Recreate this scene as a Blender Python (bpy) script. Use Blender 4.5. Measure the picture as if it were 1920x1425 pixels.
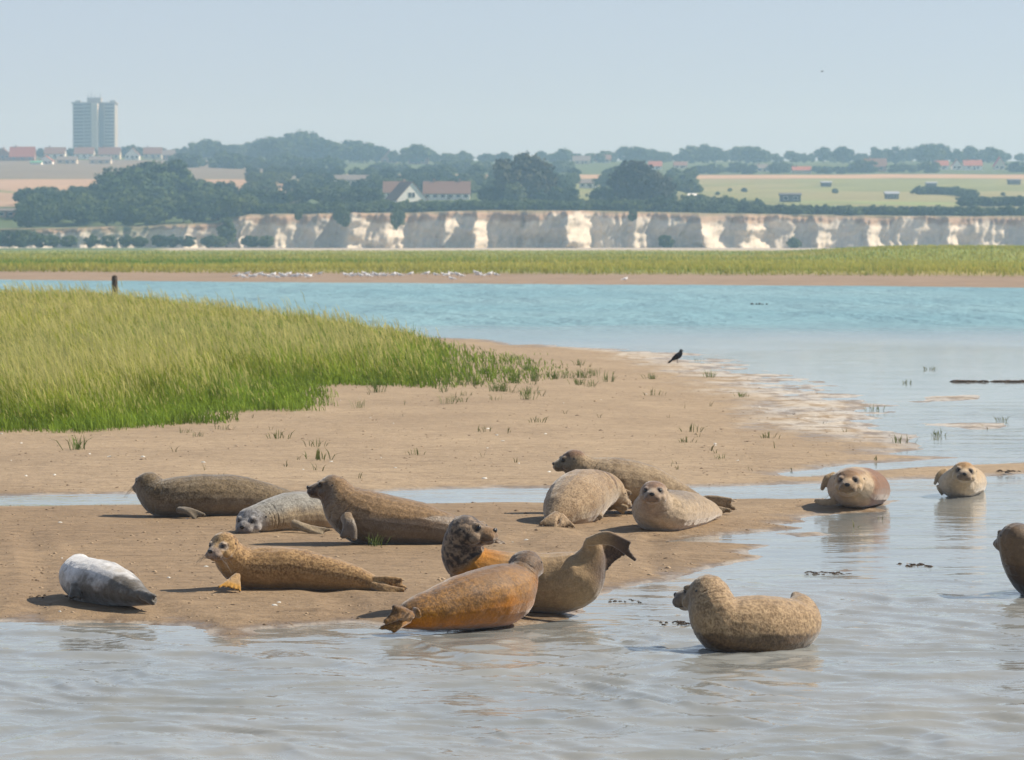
import bpy, bmesh, math, random
import numpy as np
from mathutils import Vector, Matrix

for o in list(bpy.data.objects):
    bpy.data.objects.remove(o)
scene = bpy.context.scene
C = scene.collection
rng = np.random.default_rng(7)
random.seed(7)

# ------------------------------------------------------------------ camera
F, PW, PH = 7000.0, 1920.0, 1425.0          # focal length in photo pixels
CAMH, HORIZON = 2.43, 457.0
PITCH = math.atan((PH / 2 - HORIZON) / F)
cam = bpy.data.cameras.new('camera')
cam.sensor_fit = 'HORIZONTAL'
cam.sensor_width = 36.0
cam.lens = 36.0 * F / PW
cam.clip_start = 0.5
cam.clip_end = 12000
cam.dof.use_dof = True
cam.dof.focus_distance = 27.0
cam.dof.aperture_fstop = 8.0
cam_o = bpy.data.objects.new('camera', cam)
C.objects.link(cam_o)
cam_o.location = (0, 0, CAMH)
cam_o.rotation_euler = (math.pi / 2 - PITCH, 0, 0)
scene.camera = cam_o
scene.render.resolution_x = 1024
scene.render.resolution_y = 760

# ------------------------------------------------------------------ sky and sun
SUN_EL, SUN_AZ = math.radians(44), math.radians(76)     # azimuth from +Y towards +X
world = bpy.data.worlds.new('World')
scene.world = world
world.use_nodes = True
wn = world.node_tree
wn.nodes.clear()
sky = wn.nodes.new('ShaderNodeTexSky')
sky.sky_type = 'NISHITA'
sky.sun_disc = False
sky.sun_elevation = SUN_EL
sky.sun_rotation = SUN_AZ
sky.altitude = 1000
sky.air_density = 0.8
sky.dust_density = 0.4
sky.ozone_density = 3.0
# summer haze: a pale veil over the blue, thick along the whole horizon and thin overhead
SKY_STRENGTH = 0.05
bg = wn.nodes.new('ShaderNodeBackground')
bg.inputs['Strength'].default_value = SKY_STRENGTH
wgeo = wn.nodes.new('ShaderNodeTexCoord')
wsep = wn.nodes.new('ShaderNodeSeparateXYZ')
wramp = wn.nodes.new('ShaderNodeValToRGB')
for (p_, v_) in ((0.0, 1.0), (0.065, .84), (0.20, .50), (0.42, .12), (1.0, .03)):
    e_ = wramp.color_ramp.elements[0] if p_ == 0 else (wramp.color_ramp.elements[1] if p_ == 1 else wramp.color_ramp.elements.new(p_))
    e_.position = p_
    e_.color = (v_, v_, v_, 1)
wmix = wn.nodes.new('ShaderNodeMix')
wmix.data_type = 'RGBA'
VEIL = (0.37, 0.44, 0.56)
wmix.inputs[7].default_value = (*[v / SKY_STRENGTH for v in VEIL], 1)
wo = wn.nodes.new('ShaderNodeOutputWorld')
wn.links.new(wgeo.outputs['Generated'], wsep.inputs[0])
wn.links.new(wsep.outputs[2], wramp.inputs[0])
wn.links.new(wramp.outputs[0], wmix.inputs[0])
wn.links.new(sky.outputs[0], wmix.inputs[6])
wn.links.new(wmix.outputs[2], bg.inputs[0])
wn.links.new(bg.outputs[0], wo.inputs[0])

sd = bpy.data.lights.new('sun', 'SUN')
sd.energy = 5.0
sd.angle = math.radians(0.6)
sd.color = (1.0, 0.92, 0.79)
so = bpy.data.objects.new('sun', sd)
C.objects.link(so)
to_sun = Vector((math.sin(SUN_AZ) * math.cos(SUN_EL), math.cos(SUN_AZ) * math.cos(SUN_EL), math.sin(SUN_EL)))
so.rotation_euler = (-to_sun).to_track_quat('-Z', 'Y').to_euler()
so.location = (40, 20, 60)

vs = scene.view_settings
vs.view_transform = 'Standard'
vs.look = 'None'
vs.exposure = 0.38
vs.gamma = 1.0
vs.use_curve_mapping = False
scene.cycles.volume_bounces = 1

# ------------------------------------------------------------------ projection helpers
CP, SP = math.cos(PITCH), math.sin(PITCH)

def at_depth(px, py, Y):
    """world point at world distance Y seen at photo pixel (px, py)"""
    px = np.asarray(px, float); py = np.asarray(py, float); Y = np.asarray(Y, float)
    x = (px - PW / 2) / F
    z = (PH / 2 - py) / F
    yw = CP + SP * z
    zw = -SP + CP * z
    t = Y / yw
    return np.stack([x * t, Y + 0 * t, CAMH + zw * t], -1)

def on_ground(px, py, zg=0.0):
    px = np.asarray(px, float); py = np.asarray(py, float)
    x = (px - PW / 2) / F
    z = (PH / 2 - py) / F
    yw = CP + SP * z
    zw = -SP + CP * z
    t = (zg - CAMH) / zw
    return np.stack([x * t, yw * t, zg + 0 * t], -1)

def zat(y, Y):
    return CAMH + (HORIZON - y) / F * Y

# ------------------------------------------------------------------ noise
def _hash(i, j, k, seed):
    n = (i * 374761393 + j * 668265263 + k * 2147483647 + seed * 974634533) & 0xFFFFFFFF
    n = ((n ^ (n >> 13)) * 1274126177) & 0xFFFFFFFF
    n = (n ^ (n >> 16)) & 0xFFFFFFFF
    return n.astype(np.float64) / 4294967295.0

def vnoise(p, seed=0):
    p = np.asarray(p, float)
    if p.shape[-1] == 2:
        p = np.concatenate([p, np.zeros(p.shape[:-1] + (1,))], -1)
    i = np.floor(p).astype(np.int64)
    f = p - i
    f = f * f * (3 - 2 * f)
    out = 0
    for a in (0, 1):
        for b in (0, 1):
            for c in (0, 1):
                w = (f[..., 0] if a else 1 - f[..., 0]) * (f[..., 1] if b else 1 - f[..., 1]) * (f[..., 2] if c else 1 - f[..., 2])
                out = out + w * _hash(i[..., 0] + a, i[..., 1] + b, i[..., 2] + c, seed)
    return out * 2 - 1

def fbm(p, octv=4, seed=0, gain=0.5):
    p = np.asarray(p, float)
    s, a, t = 0, 1.0, 0
    for o in range(octv):
        s = s + a * vnoise(p * (2.03 ** o) + 17.3 * o, seed + o)
        t += a
        a *= gain
    return s / t

def sstep(a, b, x):
    t = np.clip((x - a) / (b - a), 0, 1)
    return t * t * (3 - 2 * t)

def signed_dist(pts, poly):
    """positive inside"""
    P = np.asarray(pts, float)[..., :2]
    V = np.asarray(poly, float)[:, :2]
    best = np.full(P.shape[:-1], 1e18)
    ins = np.zeros(P.shape[:-1], bool)
    n = len(V)
    for i in range(n):
        a, b = V[i], V[(i + 1) % n]
        ab = b - a
        t = np.clip(((P - a) @ ab) / (ab @ ab + 1e-12), 0, 1)
        d = P - (a + t[..., None] * ab)
        best = np.minimum(best, (d * d).sum(-1))
        cond = ((a[1] > P[..., 1]) != (b[1] > P[..., 1]))
        xin = (b[0] - a[0]) * (P[..., 1] - a[1]) / (b[1] - a[1] + 1e-12) + a[0]
        ins ^= cond & (P[..., 0] < xin)
    return np.where(ins, 1, -1) * np.sqrt(best)

# ------------------------------------------------------------------ mesh helpers
def mesh_np(name, verts, faces, smooth=False, cols=None, mats=None, floats=None):
    """faces: int array (n,3) or (n,4)"""
    me = bpy.data.meshes.new(name)
    verts = np.asarray(verts, np.float32)
    faces = np.asarray(faces, np.int32)
    nv, (nf, k) = len(verts), faces.shape
    me.vertices.add(nv)
    me.vertices.foreach_set('co', verts.ravel())
    me.loops.add(nf * k)
    me.loops.foreach_set('vertex_index', faces.ravel())
    me.polygons.add(nf)
    me.polygons.foreach_set('loop_start', np.arange(0, nf * k, k, dtype=np.int32))
    me.update(calc_edges=True)
    me.validate()
    if smooth:
        me.polygons.foreach_set('use_smooth', np.ones(len(me.polygons), bool))
    if cols is not None:
        at = me.attributes.new('Col', 'FLOAT_COLOR', 'POINT')
        c = np.ones((nv, 4), np.float32)
        c[:, :3] = cols
        at.data.foreach_set('color', c.ravel())
    if floats:
        for nm, v in floats.items():
            at = me.attributes.new(nm, 'FLOAT', 'POINT')
            at.data.foreach_set('value', np.asarray(v, np.float32))
    if mats:
        for m in (mats if isinstance(mats, (list, tuple)) else [mats]):
            me.materials.append(m)
    return me

def link(name, me, parent=None, loc=None):
    o = bpy.data.objects.new(name, me)
    C.objects.link(o)
    if parent is not None:
        o.parent = parent
    if loc is not None:
        o.location = loc
    return o

def tag(o, label=None, cat=None, group=None, kind=None):
    if label: o['label'] = label
    if cat: o['category'] = cat
    if group: o['group'] = group
    if kind: o['kind'] = kind
    return o

def empty(name, loc, label=None, cat=None, group=None):
    o = bpy.data.objects.new(name, None)
    C.objects.link(o)
    o.location = loc
    o.empty_display_size = 0.2
    return tag(o, label, cat, group)

def copy_tree(o, parent=None):
    c = o.copy()
    C.objects.link(c)
    c.parent = parent
    for ch in list(o.children):
        copy_tree(ch, c)
    return c

class MB:
    """collects polygons of mixed size"""
    def __init__(s): s.v = []; s.f = []
    def box(s, x0, x1, y0, y1, z0, z1):
        b = len(s.v)
        s.v += [(x0, y0, z0), (x1, y0, z0), (x1, y1, z0), (x0, y1, z0), (x0, y0, z1), (x1, y0, z1), (x1, y1, z1), (x0, y1, z1)]
        s.f += [tuple(b + i for i in q) for q in ((0, 3, 2, 1), (4, 5, 6, 7), (0, 1, 5, 4), (1, 2, 6, 5), (2, 3, 7, 6), (3, 0, 4, 7))]
        return s
    def poly(s, pts):
        b = len(s.v); s.v += [tuple(p) for p in pts]; s.f.append(tuple(range(b, b + len(pts)))); return s
    def tube(s, pts, rad, n=6):
        v, f = tube(np.array(pts, float), np.array(rad, float), 1.0, n=n)
        b = len(s.v); s.v += [tuple(x) for x in v]; s.f += [tuple(b + i for i in q if i >= 0) for q in f.tolist()]
        return s
    def build(s, name, mat, parent=None, smooth=False):
        me = bpy.data.meshes.new(name)
        me.from_pydata(s.v, [], [tuple(dict.fromkeys(q)) for q in s.f])
        me.materials.append(mat)
        if smooth: me.polygons.foreach_set('use_smooth', np.ones(len(me.polygons), bool))
        return link(name, me, parent)

def catmull(P, n):
    P = np.asarray(P, float)
    m = len(P)
    ext = np.vstack([2 * P[0] - P[1], P, 2 * P[-1] - P[-2]])
    u = np.linspace(0, m - 1, n)
    i = np.minimum(u.astype(int), m - 2)
    t = (u - i)[:, None]
    p0, p1, p2, p3 = ext[i], ext[i + 1], ext[i + 2], ext[i + 3]
    return 0.5 * ((2 * p1) + (-p0 + p2) * t + (2 * p0 - 5 * p1 + 4 * p2 - p3) * t ** 2 + (-p0 + 3 * p1 - 3 * p2 + p3) * t ** 3)

def frames(P, up0):
    T = np.gradient(P, axis=0)
    T /= np.linalg.norm(T, axis=1)[:, None] + 1e-9
    U = np.zeros_like(P)
    u = np.asarray(up0, float)
    for i in range(len(P)):
        u = u - T[i] * (u @ T[i])
        nn = np.linalg.norm(u)
        if nn < 1e-4:
            u = np.cross(T[i], [1, 0, 0]); nn = np.linalg.norm(u)
        u = u / nn
        U[i] = u
    S = np.cross(T, U)
    return T, U, S

def tube(P, R, ratio=1.0, n=20, up=(0, 0, 1)):
    """closed loft; R half height along 'up', R*ratio along the side. faces as quads (tri as repeated index)"""
    P = np.asarray(P, float); R = np.asarray(R, float)
    ratio = np.ones(len(P)) * ratio
    T, U, S = frames(P, up)
    a = np.linspace(0, 2 * np.pi, n, endpoint=False)
    ring = (P[:, None, :] + U[:, None, :] * (np.cos(a)[None, :, None] * R[:, None, None])
            + S[:, None, :] * (np.sin(a)[None, :, None] * (R * ratio)[:, None, None]))
    v = ring.reshape(-1, 3)
    m = len(P)
    i = np.arange(m - 1)[:, None] * n
    j = np.arange(n)[None, :]
    k = (j + 1) % n
    f = np.stack([i + j, i + k, i + n + k, i + n + j], -1).reshape(-1, 4)
    c0, c1 = len(v), len(v) + 1
    v = np.vstack([v, P[:1] - T[:1] * R[0] * 0.4, P[-1:] + T[-1:] * R[-1] * 0.4])
    j = np.arange(n); k = (j + 1) % n
    capa = np.stack([np.full(n, c0), k, j, j], -1)
    b = (m - 1) * n
    capb = np.stack([np.full(n, c1), b + j, b + k, b + k], -1)
    return v, np.vstack([f, capa, capb])

def quads_to_mesh(name, vs_list):
    v, f, off = [], [], 0
    for (a, b) in vs_list:
        v.append(a); f.append(b + off); off += len(a)
    v = np.vstack(v); f = np.vstack(f)
    me = bpy.data.meshes.new(name)
    me.from_pydata(v.tolist(), [], [tuple(dict.fromkeys(q)) for q in f.tolist()])
    return me

# ------------------------------------------------------------------ materials
def mat(name, col=(.5, .5, .5), rough=0.8, spec=0.3):
    m = bpy.data.materials.new(name)
    m.use_nodes = True
    b = m.node_tree.nodes['Principled BSDF']
    b.inputs['Base Color'].default_value = (*col, 1)
    b.inputs['Roughness'].default_value = rough
    b.inputs['Specular IOR Level'].default_value = spec
    return m

class NT:
    def __init__(s, m): s.m = m; s.t = m.node_tree; s.b = s.t.nodes['Principled BSDF']
    def new(s, typ, **kw):
        n = s.t.nodes.new(typ)
        for k, v in kw.items(): setattr(n, k, v)
        return n
    def ln(s, a, b): s.t.links.new(a, b)
    def coord(s, which='Object'):
        return s.new('ShaderNodeTexCoord').outputs[which]
    def pos(s): return s.new('ShaderNodeNewGeometry').outputs['Position']
    def mapping(s, vec, scale):
        n = s.new('ShaderNodeMapping'); n.inputs['Scale'].default_value = scale
        s.ln(vec, n.inputs['Vector']); return n.outputs[0]
    def noise(s, vec, scale, detail=4, rough=0.55, dist=0.0):
        n = s.new('ShaderNodeTexNoise')
        n.inputs['Scale'].default_value = scale; n.inputs['Detail'].default_value = detail
        n.inputs['Roughness'].default_value = rough; n.inputs['Distortion'].default_value = dist
        s.ln(vec, n.inputs['Vector']); return n.outputs['Fac']
    def ramp(s, fac, stops):
        n = s.new('ShaderNodeValToRGB'); e = n.color_ramp.elements
        while len(e) < len(stops): e.new(0.5)
        for el, (p, c) in zip(e, stops):
            el.position = p; el.color = (*c, 1) if len(c) == 3 else c
        s.ln(fac, n.inputs[0]); return n.outputs[0]
    def mix(s, fac, a, b, typ='MIX'):
        n = s.new('ShaderNodeMix', data_type='RGBA', blend_type=typ)
        for sock, v in ((n.inputs[0], fac), (n.inputs[6], a), (n.inputs[7], b)):
            if hasattr(v, 'links'): s.ln(v, sock)
            else: sock.default_value = v if isinstance(v, float) else (*v, 1)
        return n.outputs[2]
    def maprange(s, val, a, b, c=0.0, d=1.0):
        n = s.new('ShaderNodeMapRange'); n.inputs[1].default_value = a; n.inputs[2].default_value = b
        n.inputs[3].default_value = c; n.inputs[4].default_value = d
        s.ln(val, n.inputs[0]); return n.outputs[0]
    def math(s, op, a, b=0.0):
        n = s.new('ShaderNodeMath', operation=op)
        for sock, v in ((n.inputs[0], a), (n.inputs[1], b)):
            if hasattr(v, 'links'): s.ln(v, sock)
            else: sock.default_value = v
        return n.outputs[0]
    def bump(s, h, strength=0.3, dist=0.02, normal=None):
        n = s.new('ShaderNodeBump'); n.inputs['Strength'].default_value = strength; n.inputs['Distance'].default_value = dist
        s.ln(h, n.inputs['Height'])
        if normal is not None: s.ln(normal, n.inputs['Normal'])
        return n.outputs[0]
    def attr(s, name, out='Color'):
        n = s.new('ShaderNodeAttribute', attribute_name=name); return n.outputs[out]
    def sep(s, vec): 
        n = s.new('ShaderNodeSeparateXYZ'); s.ln(vec, n.inputs[0]); return n.outputs

def rough_mat(name, col, var=0.25, scale=6.0, rough=0.85, bump=0.0, spec=0.2):
    """plain surface with uneven colour"""
    m = mat(name, col, rough, spec); t = NT(m)
    n = t.noise(t.coord(), scale, 5)
    c = t.ramp(n, [(0.25, tuple(x * (1 - var) for x in col)), (0.75, tuple(min(1, x * (1 + var)) for x in col))])
    t.ln(c, t.b.inputs['Base Color'])
    if bump: t.ln(t.bump(n, bump, 0.05), t.b.inputs['Normal'])
    return m

def attr_mat(name, rough=0.85, spec=0.15, var=0.2, scale=3.0, translucent=0.0):
    m = mat(name, (.3, .3, .3), rough, spec); t = NT(m)
    n = t.noise(t.pos(), scale, 4)
    v = t.ramp(n, [(0.25, (1 - var,) * 3), (0.75, (1 + var,) * 3)])
    c = t.mix(1.0, t.attr('Col'), v, 'MULTIPLY')
    t.ln(c, t.b.inputs['Base Color'])
    if translucent:
        tr = t.new('ShaderNodeBsdfTranslucent'); t.ln(c, tr.inputs[0])
        mx = t.new('ShaderNodeMixShader'); mx.inputs[0].default_value = translucent
        out = t.t.nodes['Material Output']
        t.ln(t.b.outputs[0], mx.inputs[1]); t.ln(tr.outputs[0], mx.inputs[2]); t.ln(mx.outputs[0], out.inputs[0])
    return m

# water
def water_material():
    m = mat('turbid_water', (.3, .3, .26), 0.06, 0.5); t = NT(m)
    t.b.inputs['IOR'].default_value = 1.33
    p = t.pos(); x, y, z = t.sep(p)
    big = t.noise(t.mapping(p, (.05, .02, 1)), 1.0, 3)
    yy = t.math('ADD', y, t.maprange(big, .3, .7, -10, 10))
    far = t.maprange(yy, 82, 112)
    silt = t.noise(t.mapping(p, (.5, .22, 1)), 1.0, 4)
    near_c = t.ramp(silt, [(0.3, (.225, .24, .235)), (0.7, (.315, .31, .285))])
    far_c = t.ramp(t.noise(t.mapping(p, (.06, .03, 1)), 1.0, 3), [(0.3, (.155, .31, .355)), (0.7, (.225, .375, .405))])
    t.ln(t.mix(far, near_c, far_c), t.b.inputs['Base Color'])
    t.ln(t.maprange(far, 0, 1, .05, .34), t.b.inputs['Roughness'])
    # ripples: fine near, longer in the channel, calm in the sheltered shallows
    rip1 = t.noise(t.mapping(p, (3.0, 6.5, 1)), 1.0, 3, .5, .8)
    rip2 = t.noise(t.mapping(p, (0.7, 1.5, 1)), 1.0, 4, .55, .6)
    calm = t.attr('rough', 'Fac')
    h = t.math('ADD', t.math('MULTIPLY', rip1, .11), t.math('MULTIPLY', rip2, .6))
    h = t.math('MULTIPLY', h, calm)
    rip3 = t.noise(t.mapping(p, (.16, .05, 1)), 1.0, 5, .65, .3)
    h = t.math('ADD', h, t.math('MULTIPLY', t.math('MULTIPLY', rip3, 3.0), t.maprange(yy, 85, 115, 0.0, 1.0)))
    h = t.math('MULTIPLY', h, t.maprange(yy, 80, 115, 1.0, 8.0))
    t.ln(t.bump(h, 1.0, 0.055), t.b.inputs['Normal'])
    return m

def sand_material():
    m = mat('wet_mud_sand', (.4, .3, .2), 0.75, 0.3); t = NT(m)
    p = t.pos(); x, y, z = t.sep(p)
    n1 = t.noise(t.mapping(p, (.5, .35, 1)), 1.0, 5, .6)
    n2 = t.noise(p, 9.0, 6, .65)
    n3 = t.noise(t.mapping(p, (1.2, 6.0, 1)), 1.0, 4, .6, .5)
    base = t.ramp(n1, [(0.3, (.31, .228, .148)), (0.7, (.395, .295, .192))])
    fine = t.ramp(n2, [(0.3, (.74, .73, .72)), (0.5, (1, 1, 1)), (0.75, (1.13, 1.12, 1.11))])
    c = t.mix(1.0, base, fine, 'MULTIPLY')
    streak = t.ramp(n3, [(0.3, (.80, .785, .77)), (0.6, (1.05, 1.05, 1.05))])
    c = t.mix(0.8, c, streak, 'MULTIPLY')
    # the lower bank has drained last and is still damp
    damp = t.maprange(t.math('ADD', y, t.maprange(n1, .3, .7, -1.2, 1.2)), 33.0, 36.5, 1, 0)
    c = t.mix(damp, c, t.mix(1.0, c, (.76, .72, .67), 'MULTIPLY'))
    # water-line wetness, and paler cream patches broken by noise along the shore margins
    hh = t.attr('hgt', 'Fac')
    hn = t.math('ADD', hh, t.maprange(t.noise(p, 3.0, 5, .65), .3, .7, -.010, .010))
    wet = t.maprange(hn, .004, .02, 1, 0)
    c = t.mix(wet, c, t.mix(1.0, c, (.74, .74, .77), 'MULTIPLY'))
    shore_pale = t.attr('shore_pale', 'Fac')
    sn = t.noise(t.mapping(p, (2.2, 1.1, 1)), 1.0, 6, .7, .3)
    sm = t.math('MULTIPLY', shore_pale, t.maprange(sn, .44, .54))
    c = t.mix(sm, c, t.ramp(n2, [(.3, (.46, .40, .32)), (.7, (.62, .56, .48))]))
    t.ln(c, t.b.inputs['Base Color'])
    t.ln(t.maprange(wet, 0, 1, .8, .32), t.b.inputs['Roughness'])
    n4 = t.noise(p, 30.0, 4, .6)
    b0 = t.bump(n4, .6, .008)
    b1 = t.bump(n2, .9, .03, b0)
    b2 = t.bump(n3, .7, .04, b1)
    t.ln(b2, t.b.inputs['Normal'])
    return m

M_water = water_material()
M_sand = sand_material()

# ------------------------------------------------------------------ sand bank (structure)
def gpoly(pix, z=0.0):
    a = np.array(pix, float)
    return on_ground(a[:, 0], a[:, 1], z)[:, :2]

upper_bank = gpoly([(-500, 600), (-200, 570), (60, 562), (215, 563), (330, 574), (430, 587), (560, 603), (650, 614), (740, 624), (790, 630),
    (900, 638), (1020, 649), (1150, 655), (1270, 662), (1340, 676), (1400, 690), (1460, 703), (1520, 722),
    (1570, 738), (1610, 752), (1640, 770), (1690, 785), (1640, 800), (1720, 815), (1690, 828), (1740, 842), (1700, 852), (1790, 858),
    (1700, 866), (1560, 874), (1490, 882), (1462, 888), (1500, 893), (1600, 887), (1700, 878), (1800, 872), (1930, 868),
    (2300, 862), (2300, 886), (1930, 888), (1860, 892), (1760, 898), (1640, 902), (1500, 907), (1350, 912),
    (1280, 913), (1150, 917), (1010, 914), (860, 916), (760, 920), (690, 923), (560, 925), (400, 926), (200, 928), (0, 931), (-500, 934)])
lower_bank = gpoly([(-500, 952), (0, 949), (150, 948), (300, 948), (600, 946), (800, 945), (930, 942), (1020, 943), (1150, 940), (1300, 936),
    (1450, 937), (1530, 935), (1600, 936), (1660, 938), (1730, 934), (1690, 941), (1650, 951), (1665, 958), (1600, 962), (1540, 966),
    (1500, 972), (1530, 978), (1470, 984), (1500, 990), (1420, 996), (1300, 1006), (1230, 1016), (1330, 1019), (1440, 1022), (1390, 1032), (1420, 1046),
    (1370, 1060), (1300, 1076), (1230, 1092), (1160, 1104), (1120, 1118), (1095, 1140), (1075, 1158), (1010, 1168), (930, 1178), (820, 1183),
    (740, 1178), (660, 1170), (590, 1174), (500, 1182), (470, 1194), (420, 1200), (385, 1187), (340, 1176), (250, 1168), (100, 1166), (0, 1165), (-500, 1163)])
spits = [gpoly(p) for p in (
    [(1660, 1056), (1700, 1054), (1745, 1057), (1700, 1062)],
    [(1560, 1068), (1590, 1066), (1610, 1070), (1580, 1074)],
    [(1470, 1000), (1530, 998), (1560, 1003), (1500, 1006)],
    [(1750, 796), (1830, 792), (1900, 797), (1820, 804)],
    [(1700, 744), (1800, 742), (1780, 750), (1720, 752)],
    [(1690, 953), (1720, 951), (1722, 957), (1695, 958)])]

def bank_dist(P):
    far = sstep(30, 70, P[..., 1])
    w = fbm(P[..., :2] * np.array([1.1, .8]), 4, 5) * (0.14 + .75 * far) + fbm(P[..., :2] * 5.0, 3, 9) * .08
    d = np.maximum(signed_dist(P, upper_bank), signed_dist(P, lower_bank))
    for s in spits:
        d = np.maximum(d, signed_dist(P, s))
    return d + w

TRAILS = [gpoly(q) for q in ([(365, 1178), (300, 1150), (262, 1128)], [(660, 1166), (640, 1140), (600, 1118), (500, 1112)], [(1000, 1010), (960, 1030), (1010, 1046)],
                           [(1250, 1080), (1215, 1050), (1240, 1010)], [(730, 938), (690, 965), (560, 1008)], [(1080, 1000), (1120, 1018), (1210, 1030)], [(60, 1160), (90, 1090), (50, 1010)])]
def sand_height(P):
    P = np.asarray(P, float)
    d = bank_dist(P)
    far = sstep(30, 70, P[..., 1])
    zone = sstep(40, 50, P[..., 1]) * sstep(1.0, 4.0, P[..., 0])
    L = .55 + 1.6 * far + 3.5 * zone
    h = np.where(d > 0, .060 * (1 - np.exp(-d / L)), -.06 * (1 - np.exp(d / L)))
    h = h + fbm(P[..., :2] * np.array([1.6, 1.0]), 4, 21) * (.011 + .007 * zone) * sstep(-.2 - 1.2 * zone, .6, d)
    h = h + .012 * sstep(1.5, 6, d)
    # shallow trails where seals dragged themselves up from the water
    near = (P[..., 1] < 38) & (P[..., 1] > 20) & (d > -.1) & (np.abs(P[..., 0]) < 7)
    if near.any():
        Pn, dn = P[near][:, :2], sstep(.0, .3, d[near])
        wob, hn = .03 * fbm(Pn * 6.0, 2, 31), np.zeros(len(Pn))
        for tr in TRAILS:
            q = np.full(len(Pn), 9.0)
            for a_, b_ in zip(tr[:-1], tr[1:]):
                ab = b_ - a_
                t_ = np.clip(((Pn - a_) @ ab) / (ab @ ab), 0, 1)
                q = np.minimum(q, np.linalg.norm(Pn - (a_ + t_[:, None] * ab), axis=-1))
            q = q + wob
            hn += (-.012 * np.exp(-(q / .10) ** 2) + .005 * np.exp(-((q - .19) / .06) ** 2)) * dn
        h = h.copy(); h[near] += hn
    return h, d

def sand_z(x, y):
    h, _ = sand_height(np.array([[x, y]], float))
    return float(h[0])

def fan_grid(y_pix, u):
    """rows at given ground pixel rows, columns at constant X/Y"""
    Y = on_ground(np.full(len(y_pix), 960.0), y_pix)[:, 1]
    X = Y[:, None] * u[None, :]
    return np.stack([X, np.broadcast_to(Y[:, None], X.shape), np.zeros_like(X)], -1)

def grid_faces(r, c):
    i = np.arange(r - 1)[:, None] * c
    j = np.arange(c - 1)[None, :]
    return np.stack([i + j, i + j + 1, i + c + j + 1, i + c + j], -1).reshape(-1, 4)

rows = np.concatenate([np.arange(1215, 640, -1.25), np.arange(640, 556, -1.0)])
u = np.linspace(-.185, .185, 640)
G = fan_grid(rows, u)
hh, dd = sand_height(G)
G[..., 2] = hh
ff = grid_faces(*hh.shape)
hf = hh.ravel()
keep = hf[ff].max(1) > -.02
ff = ff[keep]
# mask of paler patches: broad margins on the right and far shore of the upper bank, thin elsewhere
du = signed_dist(G, upper_bank)
pale_zone = sstep(40, 52, G[..., 1]) * sstep(.0, 2.5, G[..., 0])
pale_w = .25 + 2.2 * pale_zone
shore_pale = (1 - sstep(pale_w * .3, pale_w, dd)) * sstep(-1.5, -.2, dd) * (.25 + .75 * pale_zone) * sstep(30, 36, G[..., 1])
shore_pale = np.maximum(shore_pale, (1 - sstep(.02, .10, np.abs(dd - .02))) * .5)
used = np.unique(ff)
remap = np.full(hf.size, -1); remap[used] = np.arange(len(used))
sand_me = mesh_np('sand', G.reshape(-1, 3)[used], remap[ff], True, mats=M_sand,
                  floats={'hgt': hf[used], 'shore_pale': shore_pale.ravel()[used]})
tag(link('sand_bank', sand_me), 'tan tidal sand and mud bank with shallow pools', kind='structure')

# ------------------------------------------------------------------ water (structure)
wrows = np.concatenate([[9000, 4000, 2400], np.arange(1800, 1440, -6), np.arange(1440, 940, -1.5), np.arange(940, 640, -4), np.arange(640, 500, -4)])
wu = np.concatenate([[-8, -3, -1, -.5, -.3], np.linspace(-.2, .2, 420), [.3, .5, 1, 3, 8]])
WG = fan_grid(wrows, wu)
Pw = WG[..., :2]
_, wd = sand_height(WG)
# waves: open front water choppy, lagoon nearly flat
deep = sstep(.0, 2.2, -wd)
front = 1 - sstep(23.5, 29, WG[..., 1])
amp = (.0084 * front * sstep(-.05, .9, -wd) + .0012 * (1 - front) * deep) * (np.abs(WG[..., 0]) < WG[..., 1] * .21)
warp = np.stack([fbm(Pw * .6, 3, 40), fbm(Pw * .6, 3, 41)], -1) * .9
Q = Pw + warp
wv = np.zeros(wd.shape)
for k in range(9):
    th = math.radians(random.uniform(-40, 40) + 82)
    lam = random.uniform(.35, 1.3)
    s = np.sin((Q[..., 0] * math.cos(th) + Q[..., 1] * math.sin(th)) * 2 * math.pi / lam + k * 2.1)
    wv += (1 - np.abs(s)) * 1.2 * lam - .4 * lam
wv += fbm(Pw * np.array([3.0, 5.0]), 4, 50) * 1.4
WG[..., 2] = wv * amp * 1.0
rgh = .16 + .22 * (1 - sstep(44, 60, WG[..., 1])) + .85 * front * sstep(-.1, 1.0, -wd) + .5 * deep * (1 - front) * (1 - sstep(45, 60, WG[..., 1])) + .9 * sstep(88, 115, WG[..., 1])
behind = WG[:1].copy(); behind[..., 1] = -250; behind[..., 0] = np.sign(WG[:1, :, 0]) * np.minimum(np.abs(wu) * 250, 1200)
first = WG[:1].copy()
me = mesh_np('water', WG.reshape(-1, 3), grid_faces(*wd.shape), True, mats=M_water, floats={'rough': np.clip(rgh, 0, 1).ravel()})
tag(link('water', me), 'shallow turbid river water with small ripples', kind='structure')
# the same water carries on behind the viewer
Yb = float(WG[0, 0, 1])
me = mesh_np('water', [(-1200, -250, 0), (1200, -250, 0), (1200, Yb, 0), (-1200, Yb, 0)], [(0, 1, 2, 3)], mats=M_water, floats={'rough': [1, 1, 1, 1]})
tag(link('water', me), 'open river water on the near side', kind='structure')

# ================================================================== FAR SHORE
# ------------------------------------------------------------------ far marsh, mud bank and chalk beach (structure)
def X_of(px, Y): return (px - PW / 2) / F * Y
def px_of(X, Y): return X / Y * F + PW / 2

def far_water_Y(px):
    y = np.interp(px, [-400, 0, 450, 960, 1500, 1920, 2300], [524, 526, 530.5, 534, 537.5, 541.5, 544])
    return CAMH * F / (y - HORIZON)

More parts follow.
